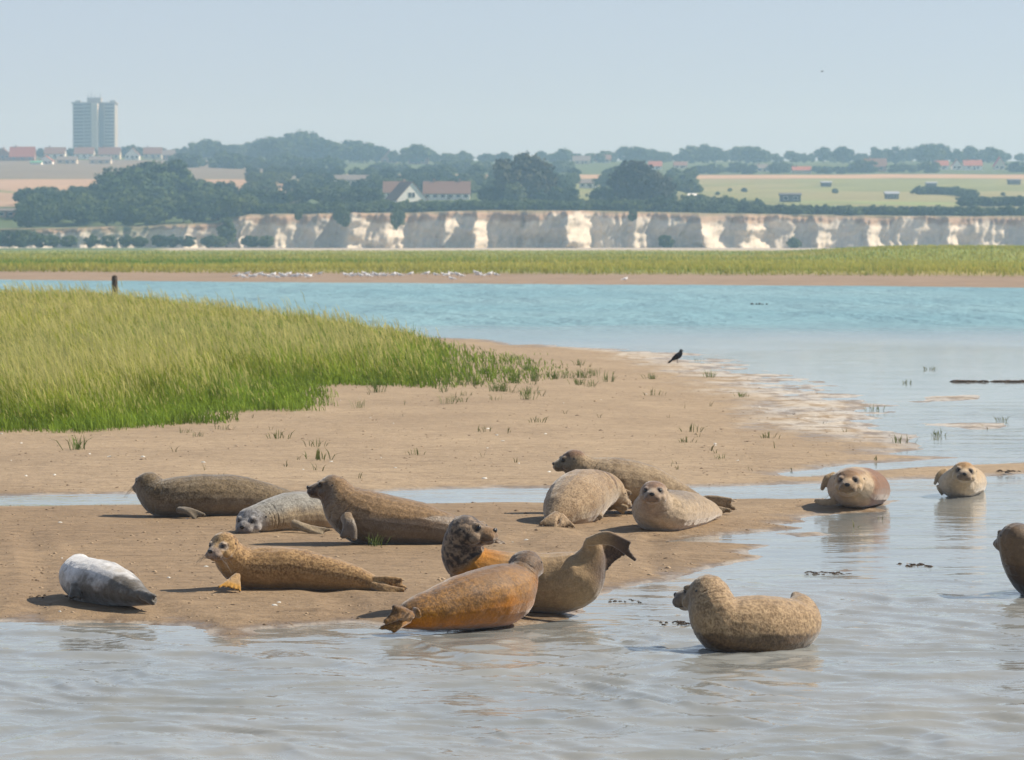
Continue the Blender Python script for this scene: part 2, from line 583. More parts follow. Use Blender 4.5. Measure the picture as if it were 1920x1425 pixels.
def marsh_z(X, Y):
    px = px_of(X, Y)
    yw = far_water_Y(px)
    d = Y - yw + fbm(np.stack([X * .25, Y * .06], -1), 3, 60) * 3.0
    mud = .34 * sstep(-3, 34, d)
    bank = .32 * sstep(33, 41, d)
    rise = .22 * sstep(300, 900, Y) + .35 * sstep(900, 1100, Y)
    mound = 1.25 * sstep(1380, 1700, px) * sstep(330, 470, Y) * (1 - sstep(620, 900, Y))
    bumps = fbm(np.stack([X * .06, Y * .02], -1), 3, 61) * .12 * sstep(38, 60, d)
    return mud + bank + rise + mound + bumps - .05, d

Yr = np.concatenate([np.linspace(196, 330, 120), np.geomspace(333, 1112, 70)])
ur = np.linspace(-.30, .30, 220)
XX = Yr[:, None] * ur[None, :]; YY = np.broadcast_to(Yr[:, None], XX.shape)
ZZ, DD = marsh_z(XX, YY)
mudc = np.array([.29, .215, .155]); mars = np.array([.22, .26, .06]); strw = np.array([.36, .31, .11]); chalk = np.array([.42, .37, .31]); olive = np.array([.13, .15, .07])
gm = sstep(34, 40, DD)[..., None]
nb = fbm(np.stack([XX * .03, YY * .012], -1), 4, 62)[..., None]
veg = mars + (strw - mars) * sstep(-.2, .5, nb) 
pxg = px_of(XX, YY)
colm = mudc * (1 + .12 * fbm(np.stack([XX * .4, YY * .4], -1), 3, 63)[..., None])
colm = colm * (1 - gm) + veg * gm
be = sstep(890, 905, YY + 12 * fbm(np.stack([XX * .02, YY * .01], -1), 3, 64)) * sstep(270, 330, pxg)
be2 = sstep(890, 905, YY) * (1 - sstep(270, 330, pxg))
colm = colm * (1 - be[..., None]) + chalk * be[..., None]
colm = colm * (1 - be2[..., None]) + np.array([.13, .17, .09]) * be2[..., None]
M_land = attr_mat('open_ground', .95, .1, .12, .8)
me = mesh_np('marsh', np.stack([XX, YY, ZZ], -1).reshape(-1, 3), grid_faces(*XX.shape), True, colm.reshape(-1, 3), M_land)
tag(link('far_marsh', me), 'far mud shore and flat green salt marsh', kind='structure')

# ------------------------------------------------------------------ marsh grass blades
M_blade = attr_mat('marsh_grass_blades', .7, .2, .15, 2.0, .35)

def grass_mesh(name, base, height, width, lean, cbase, ctip, wide_dir=None, droop=.25):
    """base Nx3; each blade 5 verts, 3 tris"""
    n = len(base)
    ang = rng.uniform(-.9, .9, n) if wide_dir is None else wide_dir
    w = np.stack([np.cos(ang), np.sin(ang), 0 * ang], -1) * (width * .5)[:, None]
    up = np.zeros((n, 3)); up[:, 2] = height
    l = np.concatenate([lean * height[:, None], np.zeros((n, 1))], -1)
    mid = base + up * .55 + l * .35
    tip = base + up * (1 - droop * np.minimum(1, np.linalg.norm(lean, axis=1)))[:, None] + l
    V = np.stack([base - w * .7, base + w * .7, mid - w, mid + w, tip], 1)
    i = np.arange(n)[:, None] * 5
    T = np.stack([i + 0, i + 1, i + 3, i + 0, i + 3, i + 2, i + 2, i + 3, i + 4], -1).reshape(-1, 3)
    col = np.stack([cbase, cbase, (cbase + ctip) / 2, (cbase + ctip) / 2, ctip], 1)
    return V.reshape(-1, 3), T, col.reshape(-1, 3)

def join_blades(lst):
    v, f, c, off = [], [], [], 0
    for (a, b, d) in lst:
        v.append(a); f.append(b + off); c.append(d); off += len(a)
    return np.vstack(v), np.vstack(f), np.vstack(c)

# far marsh: sample in a way that is even in bearing and denser close by
N = 90000
t = rng.uniform(0, 1, N)
Yf = 1 / (1 / 232 + (1 / 880 - 1 / 232) * t ** 1.15)
pxf = rng.uniform(-420, 2340, N)
yw = far_water_Y(pxf)
Yf = np.maximum(Yf, yw + 33 + rng.exponential(3.0, N))
Xf = X_of(pxf, Yf)
zf, df = marsh_z(Xf, Yf)
ok = df > 34 + rng.uniform(0, 4, N)
Xf, Yf, zf = Xf[ok], Yf[ok], zf[ok]; N = len(Xf)
cl = fbm(np.stack([Xf * .12, Yf * .05], -1), 4, 70)
cl2 = fbm(np.stack([Xf * .03, Yf * .015], -1), 3, 71)
h = (.34 + .16 * cl + .10 * rng.normal(size=N)) * np.interp(Yf, [240, 450, 800], [1, 1.0, .55])
h = np.clip(h, .12, .8)
wd_ = .05 * Yf / 250 * rng.uniform(.7, 1.5, N)
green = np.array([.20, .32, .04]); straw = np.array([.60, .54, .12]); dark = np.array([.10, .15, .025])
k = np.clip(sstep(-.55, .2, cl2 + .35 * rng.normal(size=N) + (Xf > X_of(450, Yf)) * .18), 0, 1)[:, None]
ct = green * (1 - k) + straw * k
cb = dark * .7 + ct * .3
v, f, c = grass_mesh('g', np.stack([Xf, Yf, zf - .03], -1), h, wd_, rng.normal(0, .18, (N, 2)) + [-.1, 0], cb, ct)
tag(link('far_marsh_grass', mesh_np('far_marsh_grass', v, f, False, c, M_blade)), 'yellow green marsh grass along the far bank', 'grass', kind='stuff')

# ------------------------------------------------------------------ hill terrain behind the cliffs (structure)
def cliff_top_y(px):
    return np.interp(px, [-600, 0, 130, 320, 410, 440, 470, 600, 720, 760, 900, 1100, 1300, 1500, 1700, 1920, 2500],
                     [436, 432, 430, 424, 420, 410, 404, 403, 402, 402, 397, 398, 402, 405, 408, 408, 408])
Yt_l = [1112, 1180, 1300, 1480, 1620, 1690, 1800, 2000, 2300, 2700, 3300]
ht_l = [np.nan, 402, 385, 352, 337, 333, 322, 310, 299, 285, 290]
ht_r = [np.nan, 390, 377, 356, 342, 337, 331, 322, 307, 302, 304]
def hill_z(X, Y):
    X = np.asarray(X, float); Y = np.asarray(Y, float)
    px = px_of(X, Y)
    top = cliff_top_y(px)
    yl = np.interp(Y, Yt_l[1:], ht_l[1:]); yr = np.interp(Y, Yt_l[1:], ht_r[1:])
    b = sstep(330, 760, px)
    y = yl * (1 - b) + yr * b
    near = 1 - sstep(1112, 1185, Y)
    y = y * (1 - near) + top * near
    return zat(y, Y)

Yr = np.concatenate([np.linspace(1113, 1200, 12), np.linspace(1215, 1900, 70), np.linspace(1930, 3400, 40)])
ur = np.linspace(-.26, .26, 200)
XX = Yr[:, None] * ur[None, :]; YY = np.broadcast_to(Yr[:, None], XX.shape)
ZZ = hill_z(XX, YY) + fbm(np.stack([XX * .02, YY * .02], -1), 3, 80) * .4
pg = px_of(XX, YY)
stub = np.array([.38, .26, .18]); plough = np.array([.19, .16, .125]); past = np.array([.20, .215, .09]); past2 = np.array([.26, .24, .115]); pink = np.array([.42, .28, .18]); scrub = np.array([.09, .12, .05])
colh = np.zeros(XX.shape + (3,)) + scrub
def fill(mask, c):
    global colh
    m = np.clip(mask, 0, 1)[..., None]
    colh = colh * (1 - m) + c * m
L = (pg < 560); Rr = (pg > 1050)
nf = fbm(np.stack([XX * .012, YY * .01], -1), 4, 81)
nfine = fbm(np.stack([XX * .05, YY * .03], -1), 4, 82)
fill(L * (YY > 1280) * (YY < 1650), stub)
fill(L * (np.abs(YY - (1440 - (pg - 20) * .35)) < 9) * (pg < 110), np.array([.16, .19, .08]))
fill(L * (YY > 1660) * (YY < 2240), plough)
fill(Rr * (YY > 1185) * (YY < 1720), past)
fill(Rr * (YY > 1185) * (YY < 1720) * sstep(-.05, .3, nf), past2)
fill(Rr * (YY > 1185) * (YY < 1290) * sstep(.0, .3, nfine) , np.array([.22, .27, .10]))
fill((pg > 640) * (YY > 1725) * (YY < 1875), pink)
colh = colh * (1 + .18 * nfine[..., None])
me = mesh_np('hill', np.stack([XX, YY, ZZ], -1).reshape(-1, 3), grid_faces(*XX.shape), True, colh.reshape(-1, 3), M_land)
tag(link('hillside', me), 'low hillside of fields behind the cliffs', kind='structure')

# ------------------------------------------------------------------ chalk cliff (structure)
# plan: long faces turned away from the sun, broken by buttresses whose flanks face right into it
plan = [(-600, 0), (-200, 0), (60, -2), (130, 0), (150, -6), (190, -7), (232, -1), (300, 1), (318, -3), (340, -6), (352, -7), (392, -1), (420, 2), (446, -1),
        (452, -10), (500, -3), (520, -9), (560, -3), (584, -6), (590, -11), (622, -3), (636, -4), (650, -13), (700, -8), (725, -8), (770, -1),
        (830, -4), (838, -10), (862, -6), (878, -7), (884, -14), (918, -5), (978, -6), (984, -16), (1035, -11), (1050, -11), (1062, -14), (1112, -2), (1174, -5),
        (1186, -11), (1220, -3), (1298, -6), (1308, -17), (1352, -10), (1376, -10), (1392, -14), (1440, -3), (1519, -6), (1527, -13), (1556, -5), (1614, -7), (1622, -13),
        (1656, -5), (1764, -8), (1770, -14), (1796, -6), (1914, -9), (1920, -14), (1950, -5), (2500, -10)]
CLY = 1110.0
pp = np.arange(-600, 2500, 3.0)
off = np.interp(pp, [a for a, b in plan], [b for a, b in plan])
off = off * np.interp(pp, [0, 500, 560, 620, 660, 780, 830, 1120, 1170, 1230, 1290, 1450, 1500, 2000], [.7, .7, .35, .45, 1.1, 1.0, .8, 1.25, .5, .5, 1.25, 1.2, .55, .5])
tv = np.linspace(0, 1, 26)
PX, TV = np.meshgrid(pp, tv)
baseY = 470.0
topy = cliff_top_y(pp)[None, :] + 9.0 * fbm(np.stack([pp * .022, 0 * pp], -1), 5, 99, .6)[None, :] + 1.5
zb = zat(baseY, CLY) + .0 * PX
zt = zat(topy, CLY)
Zc = zb + (zt - zb) * TV
Xc = X_of(PX, CLY)
lat = fbm(np.stack([Xc * .25, Zc * .30], -1), 4, 90)
rib = 1 - 2 * np.abs(fbm(np.stack([Xc * .55 + .5 * np.sin(Zc * .5), Zc * .16], -1), 4, 91)) * 1.6
apron = np.maximum(0, .32 + .25 * fbm(np.stack([Xc * .09, 0 * Xc], -1), 3, 92) - TV) * 12
# buttress strength fades unevenly with height, so the sunlit flanks taper
butt = np.clip(1.25 + .8 * fbm(np.stack([Xc * .045, Zc * .12], -1), 3, 97), .7, 1.9)
o = butt * np.interp(PX + 13 * fbm(np.stack([Xc * .10, Zc * .30], -1), 4, 93, .6), pp, off)
Yc = CLY + o * (1.05 - .35 * TV) + lat * 1.3 + fbm(np.stack([Xc * .13, Zc * .05], -1), 3, 98) * 2.0 + rib * .7 - apron * .45 + TV * 1.0
tcol = TV + .22 * fbm(np.stack([Xc * .25, Zc * .2], -1), 4, 94)
soil = sstep(.80, .95, tcol)[..., None]
weed = (sstep(.05, .35, fbm(np.stack([Xc * .12, Zc * .25], -1), 4, 95)) * .75)[..., None]
ch = np.array([.61, .55, .465]) * (1 + .10 * rib[..., None])
ch = ch * (1 - .22 * soil) + np.array([.42, .27, .17]) * soil * .0 - 0
ch = ch * (1 - soil) + np.array([.36, .255, .18]) * soil
ch = ch * (1 - weed * .25) + np.array([.24, .23, .18]) * weed * .25
left = (1 - sstep(410, 440, PX))[..., None] * sstep(.1, .35, fbm(np.stack([Xc * .06, Zc * .15], -1), 3, 96))[..., None]
ch = ch * (1 - left) + np.array([.13, .16, .09]) * left
# cap strip running back under the hill turf
cap = np.stack([X_of(pp, 1117.0), np.full(len(pp), 1117.0), hill_z(X_of(pp, 1117.0), np.full(len(pp), 1117.0)) + .5], -1)[None]
V = np.concatenate([np.stack([Xc, Yc, Zc], -1), cap], 0)
cc = np.concatenate([ch, np.broadcast_to(np.array([.2, .18, .1]), (1, len(pp), 3))], 0)
M_cliff = attr_mat('weathered_chalk', .95, .1, .14, .9)
me = mesh_np('cliff', V.reshape(-1, 3), grid_faces(V.shape[0], V.shape[1]), False, cc.reshape(-1, 3), M_cliff)
tag(link('chalk_cliff', me), 'pale chalk cliff with grey shaded faces', kind='structure')

# ------------------------------------------------------------------ trees
def leaf_material(name, c0, c1):
    m = mat(name, c0, .75, .15); t = NT(m)
    oi = t.new('ShaderNodeObjectInfo').outputs['Random']
    n = t.noise(t.coord('Object'), .8, 3)
    c = t.ramp(n, [(.3, c0), (.7, c1)])
    hv = t.new('ShaderNodeHueSaturation'); t.ln(c, hv.inputs['Color'])
    t.ln(t.maprange(oi, 0, 1, .465, .525), hv.inputs['Hue']); t.ln(t.maprange(oi, 0, 1, 1.75, .75), hv.inputs['Value'])
    t.ln(hv.outputs[0], t.b.inputs['Base Color'])
    return m
M_leaf = leaf_material('broadleaf_foliage', (.030, .055, .018), (.070, .105, .030))
M_leaf_pale = leaf_material('willow_foliage', (.11, .14, .08), (.18, .21, .12))
M_leaf_dark = leaf_material('copper_foliage', (.032, .040, .022), (.060, .060, .030))
M_bark = rough_mat('bark', (.09, .07, .05), .3, 4.0)

def tree_meshes(seed, wid=.42, leafm=M_leaf, nclump=42, nleaf=72, bottom=.10, pointy=0.0, leaf=.072):
    """unit-height tree; crown as leaf clumps, trunk with limbs"""
    r = np.random.default_rng(seed)
    cs = []
    while len(cs) < nclump:
        p = r.uniform(-1, 1, 3)
        q = np.linalg.norm(p)
        if q > 1 or q < .45: continue
        cs.append(p)
    cs = np.array(cs)
    cz = bottom + (1 - bottom) * (.5 + .46 * cs[:, 2])
    fac = 1 - pointy * np.clip((cz - .35) / .65, 0, 1)
    lump = 1 + .28 * fbm(cs * 1.7 + seed, 2, seed)
    cx = cs[:, 0] * wid * .88 * fac * lump; cy = cs[:, 1] * wid * .88 * fac * lump
    ctr = np.stack([cx, cy, cz], -1)
    cr = r.uniform(.09, .19, nclump) * (wid / .42) ** .5
    n = nclump * nleaf
    d = r.normal(size=(n, 3)); d /= np.linalg.norm(d, axis=1)[:, None]
    rad = np.repeat(cr, nleaf) * r.uniform(.55, 1.05, n)
    P = np.repeat(ctr, nleaf, 0) + d * rad[:, None] * np.array([1, 1, .8])
    nrm = d + r.normal(0, .45, (n, 3)); nrm /= np.linalg.norm(nrm, axis=1)[:, None]
    a = np.cross(nrm, r.normal(size=(n, 3))); a /= np.linalg.norm(a, axis=1)[:, None]
    b = np.cross(nrm, a)
    s = (leaf * r.uniform(.6, 1.3, n))[:, None]
    V = np.stack([P - a * s * .5, P + b * s * .5, P + a * s * .5, P - b * s * .5], 1).reshape(-1, 3)
    Fc = np.arange(4 * n).reshape(-1, 4)
    crown = mesh_np('crown', V, Fc, False, mats=leafm)
    m = MB()
    m.tube([(0, 0, -.03), (.005, 0, bottom), (0, .01, .45), (0, 0, .75)], [.028, .022, .016, .006], 7)
    for k in range(7):
        t_ = ctr[r.integers(nclump)]
        z0 = r.uniform(bottom, .45)
        m.tube([(0, 0, z0), tuple(t_ * .5 + np.array([0, 0, z0 * .4])), tuple(t_)], [.012, .008, .003], 5)
    ob = m.build('trunk', M_bark)
    trunk = ob.data
    bpy.data.objects.remove(ob)
    return crown, trunk

PROTO = {
    'round': [tree_meshes(s, .46) for s in (1, 2, 3)],
    'wide': [tree_meshes(s, .62, bottom=.08, nclump=60) for s in (4, 5)],
    'tall': [tree_meshes(s, .28, pointy=.45, bottom=.06) for s in (6, 7)],
    'bush': [tree_meshes(s, .85, bottom=-.05, nclump=52, leaf=.10) for s in (8, 9, 10)],
    'pale': [tree_meshes(11, .50, M_leaf_pale, bottom=.05)],
    'dark': [tree_meshes(s, .52, M_leaf_dark, bottom=.08, nclump=64) for s in (12, 13)],
}
def put_tree(name, px, topy, Y, kind, label, group, wscale=1.0, base_y=None, z0=None):
    X = float(X_of(px, Y))
    z0 = float(hill_z(X, Y)) if z0 is None else z0
    ht = float(zat(topy, Y)) - z0
    ht = max(ht, (1.2 if 'lone' in label else 3.2) if kind == 'bush' else 6.0)
    cm, tm = random.choice(PROTO[kind])
    e = empty('bush' if kind == 'bush' else 'tree', (X, Y, z0), label, 'bush' if kind == 'bush' else 'tree', group)
    e.scale = (ht * wscale, ht * wscale, ht)
    e.rotation_euler = (0, 0, random.uniform(0, 6.28))
    link('crown', cm, e); link('trunk', tm, e)
    return e

# phrases that place a far tree by what stands near it
def near_phrase(px):
    for lim, ph in ((60, 'at the far left edge'), (140, 'left of the tower block'), (230, 'below the tower block'), (345, 'right of the tower block'), (480, 'left of the skyline hump'),
                    (600, 'under the skyline hump'), (735, 'left of the gabled house'), (890, 'near the gabled house'), (1080, 'near the round dark tree'),
                    (1280, 'around the broad dark tree'), (1430, 'left of the dark pasture shed'), (1600, 'beyond the dark pasture shed'), (1750, 'left of the red roofed row'), (1890, 'by the red roofed row')):
        if px < lim: return ph
    return 'at the far right edge'
# skyline wood, left of centre and right
sil = [(345, 276), (365, 268), (390, 262), (412, 266), (440, 272), (468, 268), (492, 262), (515, 258), (540, 252), (568, 247), (592, 258), (620, 266), (640, 270), (668, 265), (690, 268),
       (712, 275), (742, 283), (780, 272), (800, 285), (840, 288), (866, 284), (905, 290), (940, 286), (1020, 284), (1050, 280), (1085, 290), (1110, 288), (1140, 284), (1172, 276), (1200, 276), (1228, 282), (1255, 286),
       (1290, 274), (1312, 272), (1345, 276), (1385, 276), (1410, 276), (1440, 284), (1480, 284), (1505, 288), (1545, 276), (1580, 276), (1608, 288), (1636, 276), (1660, 280), (1682, 276),
       (1708, 278), (1734, 272), (1760, 271), (1790, 280), (1815, 275), (1846, 277), (1866, 282), (1915, 297), (1960, 285), (2010, 280), (2080, 284), (-60, 290), (-120, 284)]
for (px, ty) in sil:
    for q in range(2):
        pxx = px + random.uniform(-5, 5) + (0 if q == 0 else 14)
        Y = random.uniform(2270, 2460)
        put_tree('tree', pxx, ty + (0 if q == 0 else random.uniform(3, 14)), Y, random.choice(['round', 'wide', 'wide']),
                 ('tall ' if q == 0 else 'lower ') + 'tree in the wooded skyline ' + near_phrase(px), 'skyline trees', random.uniform(1.05, 1.55))
# lower storey of the skyline wood
for px in np.arange(350, 2050, 24):
    if 1060 < px < 1120: continue
    if any(abs(px - hx) < 17 for hx in (653, 672, 730, 785, 940, 1090, 1130, 1228, 1275, 1430, 1502, 1640, 1764, 1792, 1822, 1872)): continue
    ty = random.uniform(298, 312) if px > 640 else random.uniform(285, 300)
    put_tree('bush', px + random.uniform(-8, 8), ty, random.uniform(1900, 1985), 'bush',
             'low tree along the far field edge ' + near_phrase(px), 'field edge bushes', random.uniform(1.1, 1.6))
def fill_wood(tops, bottom, Ys, step, label, group, kinds, wsc=(1.0, 1.35), skip=None):
    tx = [a for a, b in tops]; ty_ = [b for a, b in tops]
    for k, Y in enumerate(Ys):
        q = k / max(1, len(Ys) - 1)
        for px in np.arange(tx[0], tx[-1], step):
            p_ = px + random.uniform(-.45, .45) * step
            t0 = float(np.interp(p_, tx, ty_)); b0 = bottom(p_)
            y_ = t0 + (b0 - 22 - t0) * q + random.uniform(0, 7) + (4 if k == 0 else 0)
            Yq = Y + random.uniform(-14, 14)
            if skip and skip(p_, y_, Yq): continue
            kd = random.choice(kinds)
            put_tree('tree', p_, y_, Yq, kd, {'round': 'rounded ', 'wide': 'broad ', 'bush': 'dense '}[kd] + ('back row ', 'second row ', 'third row ', 'fourth row ', 'front row ')[k if k < len(Ys) - 1 else 4] + label + ' ' + near_phrase(p_), group, random.uniform(*wsc))
fill_wood([(52, 398), (100, 370), (160, 352), (190, 345), (212, 322), (242, 302), (288, 300), (330, 306), (356, 326), (400, 338), (430, 334), (478, 352)], lambda p: np.interp(p, [50, 300, 480], [424, 418, 402]),
          [1310, 1260, 1210, 1165, 1130], 29, 'tree in the dense wood', 'left slope wood', ['round', 'wide', 'wide'], (1.15, 1.5))
fill_wood([(480, 356), (520, 338), (545, 326), (600, 334), (640, 340), (690, 322), (720, 316), (770, 312), (830, 302), (880, 304), (925, 306), (960, 300), (1060, 318), (1080, 350), (1120, 362), (1140, 350), (1270, 356), (1290, 372)], lambda p: 392.0,
          [1640, 1500, 1385, 1225], 31, 'tree in the cliff top belt', 'cliff top trees', ['round', 'wide', 'wide'], (1.15, 1.5),
          skip=lambda p, y, Y: (Y < 1300 and 728 < p < 892) or (Y < 1520 and 605 < p < 700 and y < 353) or (1080 < p < 1128) or (Y < 1300 and 1290 < p))
fill_wood([(480, 376), (735, 380), (736, 388), (880, 388), (881, 372), (1290, 376)], lambda p: 402.0,
          [1150, 1132], 24, 'bush at the cliff brink', 'cliff brink bushes', ['bush'], (1.1, 1.5))
# big wood on the left slope above the low cliff
put_tree('tree', 332, 297, 1300, 'tall', 'tall dark pointed tree rising from the left wood', None, 1.15)
put_tree('tree', 425, 405, 1100, 'tall', 'dark tree growing down over the low cliff', None, 1.1, z0=float(zat(462, 1100)))
put_tree('tree', 268, 335, 1265, 'pale', 'pale grey green tree within the left wood', None, 1.0)
# band of trees on the cliff top, centre
put_tree('tree', 978, 288, 1220, 'dark', 'large dark round tree right of the white gabled house', None, 1.0)
put_tree('tree', 1002, 293, 1230, 'dark', 'large dark tree behind the pale willow', None, .95)
put_tree('tree', 1190, 305, 1210, 'dark', 'broad dark tree right of centre before the pale field', None, 1.15)
put_tree('tree', 1228, 322, 1215, 'dark', 'dark spreading tree at the left end of the pasture', None, 1.1)
put_tree('tree', 964, 341, 1160, 'pale', 'pale silvery willow behind the cliff edge', None, .9)
# hedge along the cliff edge
for px in np.arange(456, 2100, 17):
    ty = np.interp(px, [456, 700, 740, 800, 900, 1250, 1330, 1420, 1500, 1700, 2100], [388, 388, 390, 392, 386, 372, 380, 388, 393, 389, 388]) + random.uniform(-4, 5)
    if 735 < px < 890: ty = random.uniform(385, 392)
    put_tree('bush', px + random.uniform(-5, 5), ty, random.uniform(1118, 1132), 'bush', 'rounded bush in the cliff edge hedge ' + near_phrase(px), 'cliff edge hedge', random.uniform(1.1, 1.6))
for px, ty in [(1300, 362), (1335, 366), (1365, 368), (1395, 378), (1420, 381)]:
    put_tree('bush', px, ty, 1165, 'bush', 'bush at the lower edge of the pasture', 'pasture bushes', 1.1)
for px in np.arange(1722, 1830, 9):
    put_tree('bush', px, 352 + random.uniform(-2, 4) + max(0, px - 1790) * .12, 1400 - max(0, px - 1780) * 1.2, 'bush', 'bush in the dark hedge clump on the right pasture', 'pasture hedge clump', 1.2)
for px in np.arange(1806, 1990, 12):
    put_tree('bush', px, 372 + random.uniform(-3, 4), 1215, 'bush', 'bush in the dark hedge clump on the right pasture', 'pasture hedge clump', 1.2)
for (px, Y) in [(1368, 1450), (1395, 1440), (1345, 1390), (1565, 1420), (1880, 1380)]:
    z = float(hill_z(X_of(px, Y), Y)); ty = HORIZON - (z + random.uniform(1.2, 2.6) - CAMH) * F / Y
    put_tree('bush', px, ty, Y, 'bush', 'lone small bush dotted in the pale pasture', 'lone pasture bushes', .9)
# scrub below the low cliff at the left
for (px, ty) in [(-60, 418), (-20, 425), (15, 432), (45, 430), (75, 436), (100, 440), (130, 446), (172, 450), (205, 445), (238, 452), (262, 448), (300, 440), (322, 452), (352, 455), (392, 456), (408, 450), (470, 456), (500, 459)]:
    put_tree('bush', px, ty, 1085, 'bush', 'scrub bush at the cliff foot ' + near_phrase(px), 'left foot scrub', 1.1, z0=float(zat(462, 1085)))
for (px, ty, b) in [(1248, 440, 464), (1490, 452, 466)]:
    put_tree('bush', px, ty, 1093, 'bush', 'dark bush growing against the cliff face', 'cliff face bushes', .9, z0=float(zat(b, 1093)))

for (px, b) in [(646, 424), (634, 416), (744, 428), (752, 416), (560, 412), (1186, 414)]:
    put_tree('bush', px, 392, 1096, 'bush', 'dark scrub spilling down the cliff below the trees ' + near_phrase(px), 'cliff scrub', .5, z0=float(zat(b, 1096)))
for (px, ty) in [(30, 282), (78, 282), (134, 281), (178, 284), (232, 276), (246, 272), (262, 276), (4, 284), (305, 284), (330, 286)]:
    put_tree('tree', px, ty, 2380, 'round', 'dark tree between the ridge houses ' + near_phrase(px), 'ridge estate trees', 1.2)
# ------------------------------------------------------------------ houses
M_white = rough_mat('white_render', (.84, .83, .80), .05, 1.0)
M_cream = rough_mat('cream_render', (.62, .56, .45), .08, 1.0)
M_brick = rough_mat('brown_brick', (.30, .20, .15), .2, 3.0)
M_redroof = rough_mat('red_tile_roof', (.36, .13, .085), .2, 2.0)
M_brownroof = rough_mat('brown_tile_roof', (.22, .13, .10), .2, 2.0)
M_greyroof = rough_mat('grey_tile_roof', (.20, .18, .17), .2, 2.0)
M_pinkroof = rough_mat('bright_red_roof', (.60, .10, .12), .1, 2.0)
M_glass = mat('window_glass', (.05, .06, .07), .12, .5)
M_frame = mat('white_frame', (.75, .75, .73), .5)
M_door = mat('dark_door', (.08, .07, .06), .5)
M_concrete = rough_mat('tower_concrete', (.36, .35, .34), .1, .4)
M_pale = rough_mat('pale_concrete', (.58, .53, .46), .08, .4)
M_shed = rough_mat('grey_shed_boards', (.13, .13, .15), .2, 1.0)
M_tin = rough_mat('tin_roof', (.35, .38, .45), .15, 1.0)

